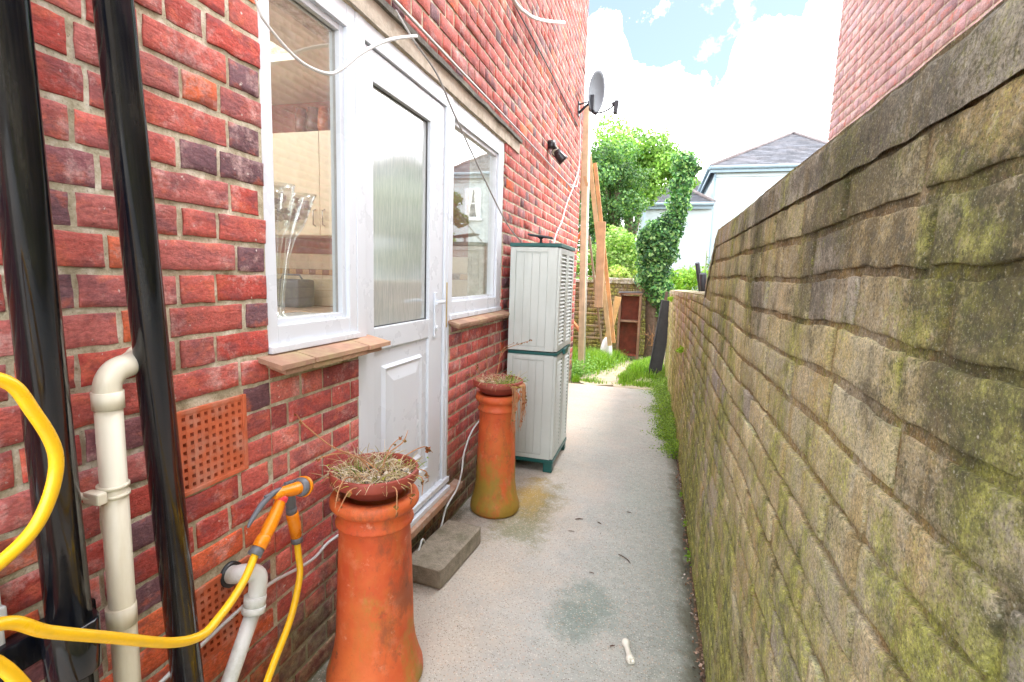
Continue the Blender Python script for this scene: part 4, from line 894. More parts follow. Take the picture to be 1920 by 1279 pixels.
k = MB()
for _ in range(1500):      # dead leaves, grit and shells in the gutter by the garden wall
    y = random.uniform(1.2, 5.2)**1.0; x = 1.345-.004*max(0, y-1.8)-abs(random.gauss(0, .024)); k.col = random.choice(((.16, .09, .05), (.28, .15, .08), (.09, .06, .04), (.40, .27, .2), (.62, .55, .52) if random.random() < .3 else (.2, .12, .08)))
    k.leaf((x, y, random.uniform(-.028, .004)), random.uniform(.006, .02), (random.gauss(0, .5), random.gauss(0, .5), 1), .7)
for _ in range(620):
    y = random.uniform(1.0, 6.5); x = random.uniform(.3, 1.2); k.col = random.choice(((.13, .09, .07), (.4, .36, .3), (.22, .17, .14))); k.leaf((x, y, .004), random.uniform(.003, .008), (random.gauss(0, .3), random.gauss(0, .3), 1), .8)
props(k.build('leaf_litter', M['straw']), 'dead leaf scraps and grit along the foot of the garden wall', 'litter', kind='stuff')

# ================================================================== GARDEN WALL ON THE RIGHT
gw = thing('garden_wall', 'old mossy brick garden wall on the right that steps down halfway along', 'wall', (1.45, 3, 0))
def gx_(y):     # the face of the wall leans in slightly towards the far end
    return float(np.interp(y, [-1.5, 1.8, 4.2, 8.1], [1.346, 1.344, 1.330, 1.252]))
def P_right(u, v, d):
    bulge = .006*math.sin(u*1.1+.6)*math.sin(v*1.9)+.002*math.sin(u*5.1+v*4)
    wv_ = (.004*math.sin(u*2.1+v*1.3)+.004*math.sin(u*5.3+v*7.)+.003*math.sin(u*11.7+v*3.))*min(1, max(0, (top_at(u)-v)/.25))*min(1, max(0, v)/.1)
    return (gx_(u)-d-bulge, u, v+wv_)
def top_at(u):
    if u < 2.66: return 1.677
    if u < 3.08: return 1.677-(u-2.66)/.42*.27
    return float(np.interp(u, [3.08, 8.0], [1.352, 1.28]))
def old_colour(u, v, head):
    b = random.choice(((.66, .54, .27), (.72, .61, .35), (.58, .44, .20), (.67, .54, .31), (.56, .47, .24)))
    if u > 1.9 and .4 < v < 1.2 and random.random() < .45: b = random.choice(((.50, .38, .34), (.42, .36, .33), (.62, .52, .40)))
    if random.random() < .10: b = (.52, .45, .36)
    return tuple(np.array(b)*random.uniform(.85, 1.15))
g = MB()
def gcol(u, v, h): return old_colour(u, v, h)
def res_r(u, v):
    if u < 1.3: return (16, 8)
    if u < 2.6: return (10, 6)
    return (5, 4)
# upper courses near (rendered smooth), lower and far courses more broken
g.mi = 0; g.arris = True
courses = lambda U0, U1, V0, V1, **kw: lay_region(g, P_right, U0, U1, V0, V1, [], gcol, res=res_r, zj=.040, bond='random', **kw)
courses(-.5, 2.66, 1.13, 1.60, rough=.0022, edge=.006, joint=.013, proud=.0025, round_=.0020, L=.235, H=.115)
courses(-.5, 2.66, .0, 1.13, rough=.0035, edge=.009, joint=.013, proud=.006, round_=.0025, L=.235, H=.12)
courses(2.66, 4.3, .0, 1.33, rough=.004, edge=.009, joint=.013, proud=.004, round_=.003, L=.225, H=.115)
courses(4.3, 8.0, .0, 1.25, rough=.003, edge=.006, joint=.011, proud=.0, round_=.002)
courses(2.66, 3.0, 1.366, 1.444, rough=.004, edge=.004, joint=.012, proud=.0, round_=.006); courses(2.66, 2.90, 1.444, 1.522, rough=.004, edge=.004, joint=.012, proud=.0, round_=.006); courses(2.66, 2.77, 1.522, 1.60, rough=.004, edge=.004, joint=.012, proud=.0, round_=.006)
# mortar body
g.col = (.36, .23, .08); us = np.linspace(-1.2, 8.0, 185); us = np.sort(np.concatenate([us, [2.6599, 3.08, 3.0801]])); vs = []; fs = []; nv = 24
for u in us:
    tp_ = top_at(u)
    for j in range(nv+1):
        v = -.05+(tp_+.05)*j/nv; p_ = P_right(u, v, -.002+wob(np.array([[u, v, 2.]]), 30)[0]*.004); vs.append(p_)
for i in range(len(us)-1):
    for j in range(nv): fs.append((i*(nv+1)+j, i*(nv+1)+j+1, (i+1)*(nv+1)+j+1, (i+1)*(nv+1)+j))
g.add(vs, fs, True)
n0 = len(us)
bk = []                                                # back face and ends
for u in us: bk += [(1.60, u, -.05), (1.60, u, top_at(u))]
g.add(bk, [(2*i, 2*i+2, 2*i+3, 2*i+1) for i in range(n0-1)])
for ui in (0, n0-1):
    u = us[ui]; g.add([(gx_(u)+.005, u, -.05), (1.60, u, -.05), (1.60, u, top_at(u)), (gx_(u)+.005, u, top_at(u))], [(0, 1, 2, 3)])
g.build('wall', M['gwall'], gw)
# coping: a rough cement cap following the top line
def coping(U0, U1, nm, thick, over):
    c = MB(); us = np.linspace(U0, U1, int((U1-U0)/.022)); nseg = 22; vs = []; fs = []
    for u in us:
        tz = top_at(u); x0 = P_right(u, tz-.04, 0)[0]-over; x1 = 1.61
        for j in range(nseg+1):
            s_ = j/nseg
            if s_ < .30: a = s_/.30; x = x0+.002*a; z = tz-thick+(thick-.016)*a
            elif s_ < .42: a = (s_-.30)/.12; x = x0+.002+.016*(1-math.cos(a*math.pi/2)); z = tz-.016+.016*math.sin(a*math.pi/2)
            else: a = (s_-.42)/.58; x = x0+.018+(x1-x0-.018)*a; z = tz+.010*math.sin(a*math.pi)
            q_ = np.array([[u, z*1.3, x]]); x += wob(q_, 34)[0]*.0045; z += wob(q_+4, 38)[0]*.0045
            vs.append((x, u, z))
    for i in range(len(us)-1):
        for j in range(nseg): fs.append((i*(nseg+1)+j, (i+1)*(nseg+1)+j, (i+1)*(nseg+1)+j+1, i*(nseg+1)+j+1))
    c.col = (.52, .47, .38); c.add(vs, fs, True)
    for ii in (0, len(us)-1):
        c.add([vs[ii*(nseg+1)+j] for j in range(nseg+1)]+[(1.61, us[ii], top_at(us[ii])-thick)], [tuple(range(nseg+2))])
    c.build(nm, M['gwall'], gw)
coping(-1.2, 3.08, 'coping', .078, .006); coping(3.081, 8.0, 'coping', .05, .004)

# moss and small plants at its foot and in its joints
k = MB()
for _ in range(26000):
    y = random.choice((random.uniform(4.15, 8.6), random.uniform(4.6, 8.2))); wdt = .035+.065*np.interp(y, [4.1, 4.8, 8.2], [0, .8, 1.3]); wdt *= .7+.5*abs(math.sin(y*4.1)+.5*math.sin(y*9.7))
    xw = gx_(min(y, 8.0)); dx = abs(random.gauss(0, wdt)); hgt = max(0, .17*math.exp(-dx/.08)*(.45+.55*abs(math.sin(y*3.3+1))))
    k.col = random.choice(((.16, .30, .02), (.24, .40, .03), (.34, .50, .05), (.10, .20, .02))); k.leaf((xw-.004-dx, y, random.uniform(-.01, hgt)), random.uniform(.008, .017), (random.gauss(-.3, .6), random.gauss(-.2, .6), 1), .9)
for (yy, zz, n_) in ((2.6, .02, 60), (2.95, .03, 40), (3.4, .02, 40)):
    for _ in range(n_): k.col = (.22, .40, .03); k.leaf((gx_(yy)-.01-abs(random.gauss(0, .012)), yy+random.gauss(0, .025), zz+abs(random.gauss(0, .015))), .012)
props(k.build('ground_cover', M['leaf']), 'bright green moss and creeping weed along the far foot of the garden wall', 'ground cover', kind='stuff')
for (yy, zz, lb) in ((4.35, .86, 'tiny bright green fern growing from a joint in the garden wall'), (6.6, 1.20, 'small green seedling near the far top of the low garden wall')):
    k = MB()
    for _ in range(46): k.col = (.32, .50, .04); k.leaf((gx_(yy)-.02-abs(random.gauss(0, .02)), yy+random.gauss(0, .022), zz+random.gauss(0, .014)), .030)
    props(k.build('wall_fern', M['leaf']), lb, 'fern')

# ================================================================== NEIGHBOUR'S BRICK HOUSE
nb = thing('neighbour_brick_house', 'tall pale red brick side wall rising behind the garden wall on the right', 'house', (3.5, 3, 0))
g = MB(); g.mi = 1; g.box(2.5015, 7.5, -.4, 5.49, -.05, 6.3); g.mi = 0
def nb_colour(u, v, h):
    b = random.choice(((.54, .33, .32), (.58, .37, .35), (.50, .31, .32), (.58, .40, .38), (.46, .32, .35))); return tuple(np.array(b)*random.uniform(.9, 1.1))
lay_region(g, lambda u, v, d: (2.5-d, u, v), -.4, 5.5, 1.0, 6.3, [], nb_colour, res=lambda u, v: (3, 3), zj=.02, rough=.001)
g.build('wall', [M['brick'], M['mortar']], nb)
g = MB(); g.mi = 1
lay_region(g, lambda u, v, d: (u, 5.5+d, v), 2.5, 7.5, 1.0, 6.3, [], nb_colour, res=lambda u, v: (1, 1), zj=.02)
g.mi = 0; g.m = [0]*len(g.m); g.build('end_wall', M['brick'], nb)

# ================================================================== WHITE HOUSES BEYOND
def hip_roof(x0, x1, y0, y1, z, h, ov, parent, ridge=(.5, .5), thick=.1):
    k = MB(); a, b, c, d = x0-ov, x1+ov, y0-ov, y1+ov; rx0 = a+(b-a)*ridge[0]; rx1 = a+(b-a)*ridge[1]; ym = (c+d)/2
    P = [(a, c, z), (b, c, z), (b, d, z), (a, d, z), (rx0, ym, z+h), (rx1, ym, z+h)]
    fs = [(0, 1, 5, 4), (1, 2, 5), (2, 3, 4, 5), (3, 0, 4)]
    k.col = (1, 1, 1); k.add(P, fs); k.add([(p[0], p[1], z-.02) for p in P[:4]], [(3, 2, 1, 0)])
    for i in range(26):      # slate courses as thin proud bands on the two slopes that show
        t0 = i/26; t1 = (i+1)/26
        for (A, B, Cc, D) in ((P[0], P[1], P[5], P[4]), (P[3], P[0], P[4], P[4])):
            A, B, Cc, D = map(Vector, (A, B, Cc, D)); l0, l1 = A.lerp(D, t0), A.lerp(D, t1); r0, r1 = B.lerp(Cc, t0), B.lerp(Cc, t1)
            nn = (B-A).cross(D-A).normalized(); segs = max(1, int((r0-l0).length/.5)); 
            for s_ in range(segs):
                q0 = l0.lerp(r0, s_/segs); q1 = l0.lerp(r0, (s_+1)/segs); q2 = l1.lerp(r1, (s_+1)/segs); q3 = l1.lerp(r1, s_/segs)
                k.col = tuple(np.array((1, 1, 1.03))*random.uniform(.7, 1.3)); k.add([(q0+nn*.03)[:], (q1+nn*.03)[:], (q2+nn*.012)[:], (q3+nn*.012)[:]], [(0, 1, 2, 3)])
    ro = k.build('roof', M['slate'], parent)
    k = MB(); k.col = (1.4, 1.1, .95)
    for A, B in ((P[0], P[4]), (P[1], P[5]), (P[4], P[5])):
        if (Vector(A)-Vector(B)).length > .01: k.tube([Vector(A)+Vector((0, 0, .04)), Vector(B)+Vector((0, 0, .04))], .07, 8)
    k.build('ridge_tiles', M['slate'], ro)
    k = MB(); k.tube([(a, c-.04, z-.04), (b, c-.04, z-.04)], .07, 10); k.tube([(a-.04, c, z-.04), (a-.04, d, z-.04)], .07, 10); k.box(a+.02, b-.02, c+.0, c+.04, z-.22, z-.03); k.box(a, a+.04, c+.045, d, z-.22, z-.03); k.build('gutter', M['gutter'], parent)
def sash(x0, x1, z0, z1, y, parent, curtains=True):
    k = MB(); f = .07
    k.box(x0, x0+f, y-.03, y+.04, z0, z1); k.box(x1-f, x1, y-.03, y+.04, z0, z1); k.box(x0+f, x1-f, y-.028, y+.04, z0, z0+f); k.box(x0+f, x1-f, y-.028, y+.04, z1-f, z1); k.box(x0+f, x1-f, y-.025, y+.035, (z0+z1)/2-.03, (z0+z1)/2+.03); k.box(x0-.08, x1+.08, y-.10, y+.02, z0-.09, z0-.002)
    w_ = k.build('window', M['upvc'], parent)
    k = MB(); k.box(x0+f, x1-f, y-.012, y+.02, z0+f, z1-f); k.build('pane', M['darkroom'], w_)
    if curtains:
        k = MB(); xm = (x0+x1)/2
        for a, b in ((x0+f, xm-.02), (x1-f, xm+.02)): k.add([(a, y-.016, z1-f), (b, y-.016, z1-f), (a+(b-a)*.75, y-.016, z0+(z1-z0)*.45), (a+(b-a)*.35, y-.016, z0+f), (a, y-.016, z0+f)], [(0, 1, 2, 3, 4)])
        k.build('curtain', M['curtain'], w_)
wh = thing('white_house', 'tall pale blue-white rendered house with a hipped slate roof behind the garden wall', 'house', (5.5, 25, 0))
k = MB(); k.box(2.95, 8.35, 22, 28.5, -.05, 5.85); k.box(2.93, 8.37, 21.96, 22.0, 5.50, 5.84); k.build('wall', M['render'], wh)
hip_roof(2.95, 8.35, 22, 28.5, 5.86, 2.0, .22, wh, (.60, .60))
k = MB(); k.tube([(2.94, 21.93, 5.7), (2.94, 21.93, 0)], .045, 10); k.build('downpipe', M['gutter'], wh)
sash(6.70, 7.47, 3.90, 5.24, 21.98, wh); sash(6.2, 7.0, 1.4, 2.75, 21.98, wh)
k = MB(); k.tube([(6.2, 25.25, 7.8), (6.2, 25.25, 8.1)], .03, 8); k.build('finial', M['slate'], wh)
lw_ = thing('white_annexe', 'low pale rendered annexe with a hipped slate roof left of the tall white house', 'house', (1.4, 22, 0))
k = MB(); k.box(.10, 2.86, 21.0, 27, -.05, 4.35); k.build('wall', M['render'], lw_)
hip_roof(.10, 2.75, 21.0, 26, 4.36, 1.25, .14, lw_, (.5, .5))
k = MB(); k.tube([(.38, 20.85, 4.3), (.38, 20.85, 0)], .04, 10); k.build('downpipe', M['gutter'], lw_)
k = MB(); k.box(.95, 1.9, 20.97, 21.0, 1.75, 1.83); k.build('string_course', M['render'], lw_)
bk_ = thing('white_rear_wing', 'grey slate roof peak rising behind the low annexe', 'house', (2.2, 29, 0))
k = MB(); k.box(.9, 2.93, 28, 33, -.05, 5.9); k.build('wall', M['render'], bk_)
hip_roof(.9, 3.4, 28, 33, 5.9, 1.3, .15, bk_, (.55, .55))
w3 = thing('white_side_house', 'farther white house seen only as a reflection in the door glass', 'house', (10.5, 25, 0))
k = MB(); k.box(9.15, 14, 22.0, 27, -.05, 6.08); k.build('wall', M['render'], w3); hip_roof(9.15, 14, 22, 27, 6.1, 1.8, .2, w3)
sash(9.9, 10.6, 4.0, 5.2, 21.98, w3)

# ================================================================== BACK OF THE GARDEN
bw = thing('low_brick_wall', 'low weathered brick wall across the end of the garden behind the ladder', 'wall', (.2, 9.9, 0))
g = MB(); g.mi = 1; g.box(-3.0, 1.0, 9.808, 10.05, -.05, 1.335); g.mi = 0
lay_region(g, lambda u, v, d: (u, 9.8-d, v), -1.2, 1.0, 0, 1.335, [], lambda u, v, h: tuple(np.array(random.choice(((.17, .12, .09), (.24, .17, .12), (.13, .09, .07), (.3, .22, .17))))*random.uniform(.8, 1.2)), res=lambda u, v: (3, 3), zj=0)
g.build('wall', [M['gwall'], M['gmortar']], bw)
k = MB(); k.box(-3, 1.02, 9.77, 10.08, 1.335, 1.39, bev=.01); k.box(.1, .62, 9.76, 10.09, 1.39, 1.44, bev=.01); k.build('coping', M['gwall'], bw)
# timber frame at the corner of the house
tf = thing('timber_frame', 'tall rough timber post frame with braces beside the house corner', 'timber frame', (0, 7.6, 0))
def tim(mb, a, b, w_, h_, c, up=(0, 1, 0)): mb.col = c; mb.beam(a, b, w_, h_, up)
k = MB(); tim(k, (.035, 7.6, -.02), (-.075, 7.6, 3.85), .085, .09, (1.4, 1.4, 1.35)); k.build('post', M['wood'], tf)
k = MB(); tim(k, (-.20, 7.62, 3.3), (.0, 7.60, 2.74), .04, .10, (1.3, 1.0, .7)); k.build('brace', M['wood'], tf)
k = MB(); tim(k, (-.22, 7.60, 2.92), (-.17, 7.60, 3.78), .12, .03, (1.5, 1.2, .95)); tim(k, (-.11, 7.59, 2.68), (-.125, 7.595, 2.98), .16, .03, (1.2, 1.15, .85)); k.build('board', M['wood'], tf)
k = MB(); tim(k, (-.36, 7.66, 1.55), (-.03, 7.62, 2.15), .03, .12, (1.9, .75, .35)); k.build('brace', M['wood'], tf)
k = MB(); tim(k, (-.36, 7.66, 1.0), (.05, 7.63, .55), .03, .13, (1.7, .75, .35)); k.build('brace', M['wood'], tf)
k = MB(); tim(k, (-.42, 7.75, 2.30), (-.02, 7.65, 2.70), .05, .05, (.5, .45, .4)); k.build('rail', M['wood'], tf)
# pale tube added to draw the lit edge of the post
k = MB(); k.tube([(.10, 7.50, 0), (-.0, 7.50, 3.72)], .011, 10); props(k.build('lit_edge_strip', M['grey']), 'thin pale strip drawing the lit edge of the timber post', 'lit_edge_strip')
pl = [((.36, 8.62, .30), (-.10, 8.25, 3.35), .07, .04, (1.35, 1.2, .95), 'long pale plank leaning behind the timber post, left of its pair'), ((.42, 8.66, .35), (-.005, 8.3, 3.22), .06, .04, (1.45, .95, .6), 'long orange plank leaning behind the timber post, right of its pair'),
      ((.165, 8.35, .95), (.145, 8.35, 2.32), .13, .05, (1.2, .95, .75), 'short broad timber hanging across the leaning planks'), ((.27, 8.8, .25), (.44, 8.78, 1.12), .11, .03, (1.5, 1.25, .75), 'short pale board standing left of the old cupboard')]
for a, b, w_, h_, c, lb in pl:
    k = MB(); tim(k, a, b, w_, h_, c); props(k.build('plank', M['wood']), lb, 'plank', 'timber leaning at the end of the alley')
ld = thing('ladder', 'weathered wooden ladder leaning between the timber post and the planks', 'ladder', (0, 9.0, 0))
for xa, xb in ((-.31, -.60), (.235, -.13)):
    k = MB(); tim(k, (xa, 8.95, .0), (xb, 9.0, 2.15 if xa > 0 else 2.2), .035, .06, (.55, .50, .42)); k.build('rail', M['wood'], ld)
for i in range(9):
    z = .38+i*.215; f = z/2.15; k = MB(); tim(k, (-.31-.29*f, 8.97, z), (.235-.365*f, 8.97, z-.01), .028, .028, (.75, .68, .55), (0, 1, 0)); k.build('rung', M['wood'], ld)
cp = thing('old_cupboard', 'old open-fronted red-brown cupboard with one shelf at the end of the path', 'cupboard', (.62, 9.4, 0))
def cup(a): k = MB(); k.box(*a, bev=.004); return k
for nm, a, mt in (('side_panel', (.425, .460, 9.25, 9.55, .0, 1.15), 'cupwood'), ('side_panel', (.775, .815, 9.25, 9.55, .0, 1.15), 'cupwood'), ('back_panel', (.46, .775, 9.52, 9.545, .05, 1.12), 'rust'), ('shelf', (.46, .775, 9.26, 9.52, .66, .69), 'cupwood'), ('top', (.415, .825, 9.24, 9.56, 1.15, 1.175), 'cupwood'), ('bottom_shelf', (.46, .775, 9.27, 9.52, .05, .075), 'rust')):
    cup(a).build(nm, M[mt], cp)
k = MB(); k.beam((.42, 9.3, 1.185), (.80, 9.4, 1.20), .20, .015, (0, 0, 1)); props(k.build('slate_piece', M['slate']), 'flat grey slate lying on top of the old cupboard', 'slate')
k = MB(); k.lathe([(0, -.02), (.09, -.02), (.11, .1), (.10, .24), (.075, .36), (.03, .42), (0, .43)], .30, 8.75, 20); Q = np.array(k.v); wv = wob(Q, 20)*.02; k.v = [(v[0]+d, v[1]-d, v[2]) for v, d in zip(k.v, wv)]
props(k.build('plastic_sack', M['white']), 'crumpled white plastic sack in the grass beside the old cupboard', 'sack')
# black panel leaning on the end of the low wall
bp = thing('black_panel', 'long black panel leaning against the far end of the garden wall', 'panel', (1.1, 7.8, 0))
k = MB(); k.beam((1.108, 7.78, .0), (1.232, 7.93, 1.12), .19, .02, (0, 1, 0)); k.build('board', M['blackboard'], bp)
k = MB(); k.beam((1.022, 7.76, .0), (1.160, 7.91, 1.14), .018, .05, (0, 1, 0)); k.build('edge_strip', M['blackboard'], bp)
k = MB(); k.beam((1.08, 8.2, -.01), (1.22, 8.35, 1.25), .05, .03, (0, 1, 0)); props(k.build('plank', M['trunk']), 'dark thin lath leaning behind the black panel', 'plank', 'timber leaning at the end of the alley')
for (a, b, r_, lb) in (((1.49, 5.3, 1.30), (1.425, 5.2, 1.60), .022, 'thin dark tube leaning behind the low part of the garden wall'), ((1.50, 5.15, 1.30), (1.475, 5.1, 1.50), .032, 'short stout dark tube standing behind the low part of the garden wall')):
    k = MB(); k.tube([a, b], r_, 16); props(k.build('dark_tube', M['dishdark']), lb, 'tube', 'dark tubes behind the garden wall')
k = MB(); k.col = (.5, .6, .4); k.tube([(1.53, 5.2, 1.28), (1.50, 5.15, 1.5), (1.50, 5.15, 1.72)], .006, 6, 3)
for _ in range(40): k.col = (.16, .30, .06); k.leaf((1.53+random.gauss(0, .03), 5.15, random.uniform(1.4, 1.66)), .035)
props(k.build('young_sapling', M['leaf']), 'thin upright sapling beside the dark tubes behind the garden wall', 'sapling')

# ================================================================== VEGETATION
def grass(mb, cx_, cy_, sx, sy, n, hmax, cols):
    for _ in range(n):
        x, y = random.gauss(cx_, sx), random.gauss(cy_, sy)
        if x > 1.22 or (y < 6.85 and random.random() < .9): continue
        if x < -.0 and y < 6.95: continue
        if 6.9 < y < 8.9 and abs(x-(.40+(y-6.9)*.13)) < .17+.06*math.sin(y*9) and random.random() < .85: continue
        h_ = hmax*random.uniform(.35, 1)*math.exp(-.5*(((x-cx_)/sx/1.6)**2+((y-cy_)/sy/1.6)**2)); a_ = random.random()*6.28; ww = .0045; bend = h_*random.uniform(.1, .6)
        dx, dy = math.cos(a_), math.sin(a_); mb.col = tuple(np.array(random.choice(cols))*random.uniform(.8, 1.2))
        mb.add([(x-dy*ww, y+dx*ww, -.02), (x+dy*ww, y-dx*ww, -.02), (x+dx*bend*.4+dy*ww*.6, y+dy*bend*.4-dx*ww*.6, h_*.6), (x+dx*bend, y+dy*bend, h_), (x+dx*bend*.4-dy*ww*.6, y+dy*bend*.4+dx*ww*.6, h_*.6)], [(0, 1, 2, 4), (4, 2, 3)], False)
GC = ((.17, .31, .03), (.25, .46, .035), (.34, .56, .06), (.12, .26, .03), (.40, .55, .10))
k = MB()
grass(k, .14, 8.35, .20, .34, 6500, .30, GC); grass(k, -.02, 7.5, .05, .25, 700, .14, GC); grass(k, .42, 8.8, .12, .25, 1900, .26, GC); grass(k, .33, 6.98, .09, .05, 650, .09, GC)
grass(k, .72, 7.30, .06, .20, 1100, .15, GC); grass(k, .84, 8.0, .08, .3, 1700, .2, GC); grass(k, 1.05, 8.3, .12, .4, 2600, .22, GC); grass(k, .95, 7.0, .12, .08, 500, .08, GC); grass(k, .72, 6.83, .015, .02, 80, .09, GC); grass(k, .05, 6.98, .03, .05, 250, .10, GC)
grass(k, -.3, 8.6, .4, .6, 2500, .3, GC); grass(k, .02, 5.1, .02, .5, 200, .05, GC)
props(k.build('grass', M['leaf']), 'bright green grass tufts at the end of the concrete path', 'grass', kind='stuff')
k = MB()
for _ in range(2600):
    x, y = random.choice(((random.gauss(.05, .12), random.gauss(7.3, .25)), (random.gauss(.15, .25), random.gauss(8.4, .5)), (random.gauss(1.05, .1), random.gauss(8.6, .4))))
    if x > 1.2 or y < 7: continue
    k.col = random.choice(((.12, .28, .05), (.2, .4, .08), (.3, .5, .14))); k.leaf((x, y, random.uniform(.0, .24)*math.exp(-abs(x-.1)*1.2)), random.uniform(.02, .045), (random.gauss(0, .6), random.gauss(0, .6), 1), .8)
props(k.build('weeds', M['leaf']), 'broad-leaved weeds mixed into the grass near the timber post', 'weeds', kind='stuff')

def foliage(mb, clumps, n, size, cols, light=None, shell=.55):
    """leaf-sized faces in lumpy clumps; each clump = (x, y, z, rx, ry, rz)"""
    vol = np.array([c[3]*c[4]*c[5] for c in clumps])**.67; vol /= vol.sum()
    for c, share in zip(clumps, vol):
        tint = random.uniform(.78, 1.22)
        for _ in range(int(n*share)):
            d = Vector((random.gauss(0, 1), random.gauss(0, 1), random.gauss(0, 1))).normalized(); r_ = random.uniform(shell, 1.0)**.6*(1+.18*math.sin(d.x*5+c[0]*9)*math.sin(d.z*6+c[2]*5))
            if random.random() < .06: r_ *= 1.14
            p_ = Vector((c[0]+d.x*c[3]*r_, c[1]+d.y*c[4]*r_, c[2]+d.z*c[5]*r_)); q_ = random.choice(cols)
            mb.col = tuple(np.clip(np.array(q_)*tint*random.uniform(.75, 1.25), 0, .9)); nn = (d+Vector((random.gauss(0, .5), random.gauss(0, .5), random.gauss(.3, .5))))
            mb.leaf(p_, size*random.uniform(.6, 1.3), nn, .65)
def tree(name, lab, cat, base, trunk_h, r0, clumps, n, size, cols, limbs=6, group=None):
    t_ = thing(name, lab, cat, base, group); b = Vector(base); top = Vector((base[0], base[1], trunk_h))
    k = MB(); k.col = (1, 1, 1); k.tube([b+Vector((0, 0, -.1)), b.lerp(top, .3)+Vector((r0*.5, 0, 0)), b.lerp(top, .7)-Vector((r0*.4, 0, 0)), top], [r0*1.2, r0, r0*.7, r0*.3], 12, 4)
    for c in random.sample(clumps, min(limbs, len(clumps))):
        s0 = b.lerp(top, random.uniform(.35, .85)); e = Vector(c[:3]); m_ = s0.lerp(e, .5)+Vector((0, 0, -.15*(e-s0).length*.5)); k.tube([s0, m_, e], [r0*.4, r0*.22, r0*.08], 7, 4)
    k.build('trunk', M['trunk'], t_); k = MB(); foliage(k, clumps, n, size, cols); k.build('crown', M['leaf'], t_); return t_
def clump_cloud(cx_, cy_, cz, rx, ry, rz, n, s0, s1, seed):
    R_ = random.Random(seed); out = []
    while len(out) < n:
        d = Vector((R_.uniform(-1, 1), R_.uniform(-1, 1), R_.uniform(-1, 1)))
        if d.length > 1 or (d.length < .45 and R_.random() < .6): continue
        s_ = R_.uniform(s0, s1); out.append((cx_+d.x*rx, cy_+d.y*ry, cz+d.z*rz, s_*1.15, s_*1.15, s_*.8))
    return out
tree('broadleaf_tree', 'big pale green spreading tree behind the darker tree and the dish', 'tree', (.1, 17.5, 0), 4.6, .22,
     clump_cloud(-.9, 17.2, 5.0, 1.9, 1.3, 1.35, 26, .45, .75, 3)+clump_cloud(.4, 17.3, 5.0, 1.2, 1.2, .6, 15, .35, .5, 5)+[(1.35, 17.2, 4.75, .5, .5, .35), (1.75, 17.2, 4.55, .38, .4, .28), (.9, 17.2, 5.15, .5, .5, .4)],
     26000, .11, ((.16, .31, .05), (.22, .40, .07), (.30, .48, .10), (.12, .25, .05)))
tree('dense_tree', 'dense dark green tree right of the timber frame', 'tree', (-.15, 15, 0), 4.3, .2,
     clump_cloud(-.55, 15, 3.85, .92, 1.0, 1.4, 34, .34, .54, 8)+clump_cloud(-.5, 15, 2.3, .9, .9, .7, 12, .35, .5, 9), 26000, .085, ((.06, .16, .05), (.09, .21, .06), (.13, .27, .08), (.20, .33, .09), (.045, .11, .04)))
tree('elder_shrub', 'light green leafy shrub behind the low brick wall', 'shrub', (.3, 11, 0), 2.0, .04,
     clump_cloud(.35, 11, 1.95, .75, .5, .55, 16, .22, .38, 12)+clump_cloud(-.5, 11, 1.5, .6, .5, .6, 10, .2, .35, 13), 11000, .075, ((.24, .42, .08), (.34, .52, .12), (.44, .58, .22), (.18, .34, .07)), 5)
tree('bramble_bush', 'yellow-green bramble bush just above the low brick wall', 'shrub', (.5, 10.4, 0), 1.5, .03,
     clump_cloud(.45, 10.3, 1.42, .55, .2, .22, 12, .14, .24, 21), 4200, .06, ((.30, .46, .07), (.42, .56, .14), (.5, .5, .22)), 4)
tree('hedge_bush', 'bright green bush between the ivy and the garden wall', 'shrub', (1.75, 11.5, 0), 1.4, .03,
     clump_cloud(1.75, 11.5, 1.25, .7, .3, .32, 14, .18, .3, 31), 6000, .06, ((.22, .44, .04), (.32, .55, .06), (.42, .60, .10)), 4)
tree('garden_tree', 'tree standing beyond the neighbour house, seen in the door glass', 'tree', (5.6, 12.5, 0), 3.2, .12, clump_cloud(5.5, 12.5, 2.7, 1.3, 1.2, 1.4, 26, .35, .6, 41), 12000, .10, ((.10, .20, .06), (.16, .28, .08), (.22, .32, .12)))
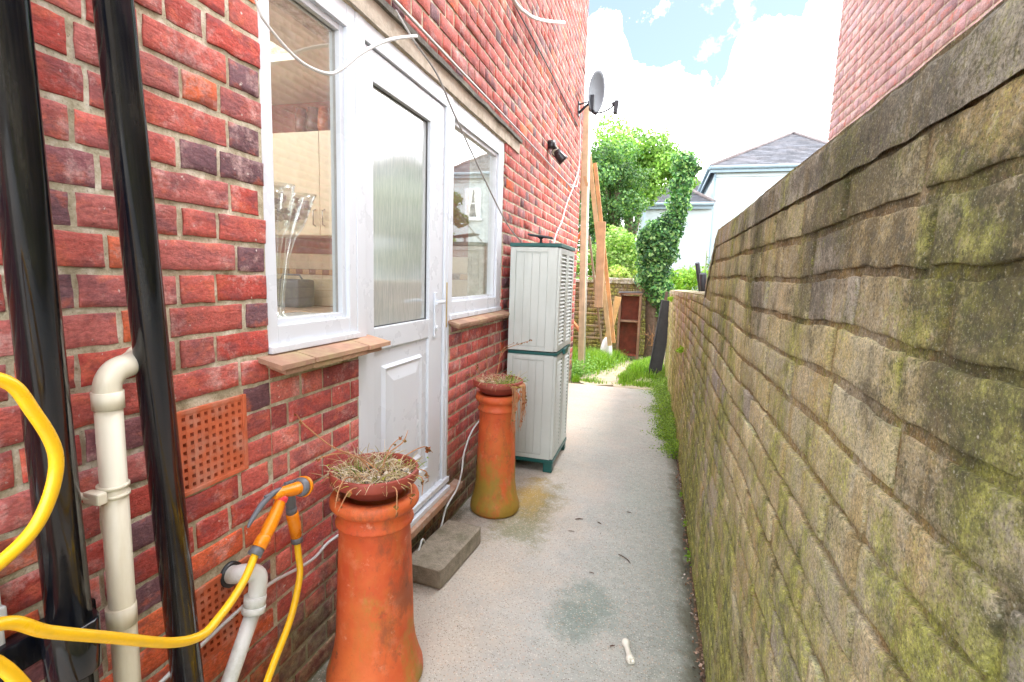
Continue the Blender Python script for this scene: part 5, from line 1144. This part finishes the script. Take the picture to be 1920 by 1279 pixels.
tree('flowering_shrub', 'shrub seen reflected in the window beyond the door', 'shrub', (3.95, 12, 0), 2.6, .05, clump_cloud(3.95, 12, 2.9, .28, .3, .6, 10, .18, .26, 43), 4000, .08, ((.08, .17, .05), (.12, .24, .06), (.2, .3, .1)), 3)
# ivy-covered stump
iv = thing('ivy_tree', 'tall ivy-covered trunk at the end of the garden wall', 'ivy', (1.1, 9.5, 0))
k = MB(); k.col = (1.3, .95, .8); k.tube([(1.08, 9.45, -.05), (1.08, 9.45, .4), (1.02, 9.48, 1.2), (1.12, 9.5, 2.0), (1.30, 9.5, 2.6), (1.36, 9.5, 3.3)], [.19, .17, .14, .09, .06, .05], 18, 5); k.build('trunk', M['trunk'], iv)
k = MB(); IC = ((.05, .16, .06), (.10, .28, .09), (.18, .40, .12), (.34, .56, .22), (.04, .11, .05))
cl = [(1.38, 9.45, 3.42, .24, .22, .22), (1.36, 9.45, 3.1, .21, .22, .3), (1.33, 9.45, 2.75, .22, .22, .28), (1.26, 9.45, 2.45, .22, .22, .26), (1.50, 9.45, 3.28, .10, .12, .10), (1.60, 9.45, 3.33, .09, .06, .035), (1.0, 9.4, 2.25, .30, .26, .26), (.92, 9.4, 1.95, .29, .28, .3), (1.12, 9.4, 1.95, .28, .28, .35), (.98, 9.4, 1.55, .32, .28, .33), (1.10, 9.4, 1.25, .24, .24, .32), (1.2, 9.4, .95, .17, .2, .3), (.80, 9.35, 2.1, .15, .2, .18), (1.25, 9.4, 2.15, .15, .2, .2), (1.17, 9.4, .6, .12, .14, .2)]
foliage(k, cl, 15500, .066, IC, shell=.3)
k.build('ivy_leaves', M['leaf'], iv)
k = MB()
for i in range(16):
    a_ = random.uniform(-.4, .5); k.col = (.8, .7, .55); k.tube([(1.05+random.gauss(0, .06), 9.25, random.uniform(.25, .6)), (1.05+a_*.3, 9.15, random.uniform(.2, .5)), (1.05+a_, 9.1, random.uniform(.05, .9))], [.006, .005, .002], 5, 3)
k.build('dead_stems', M['stem'], iv)
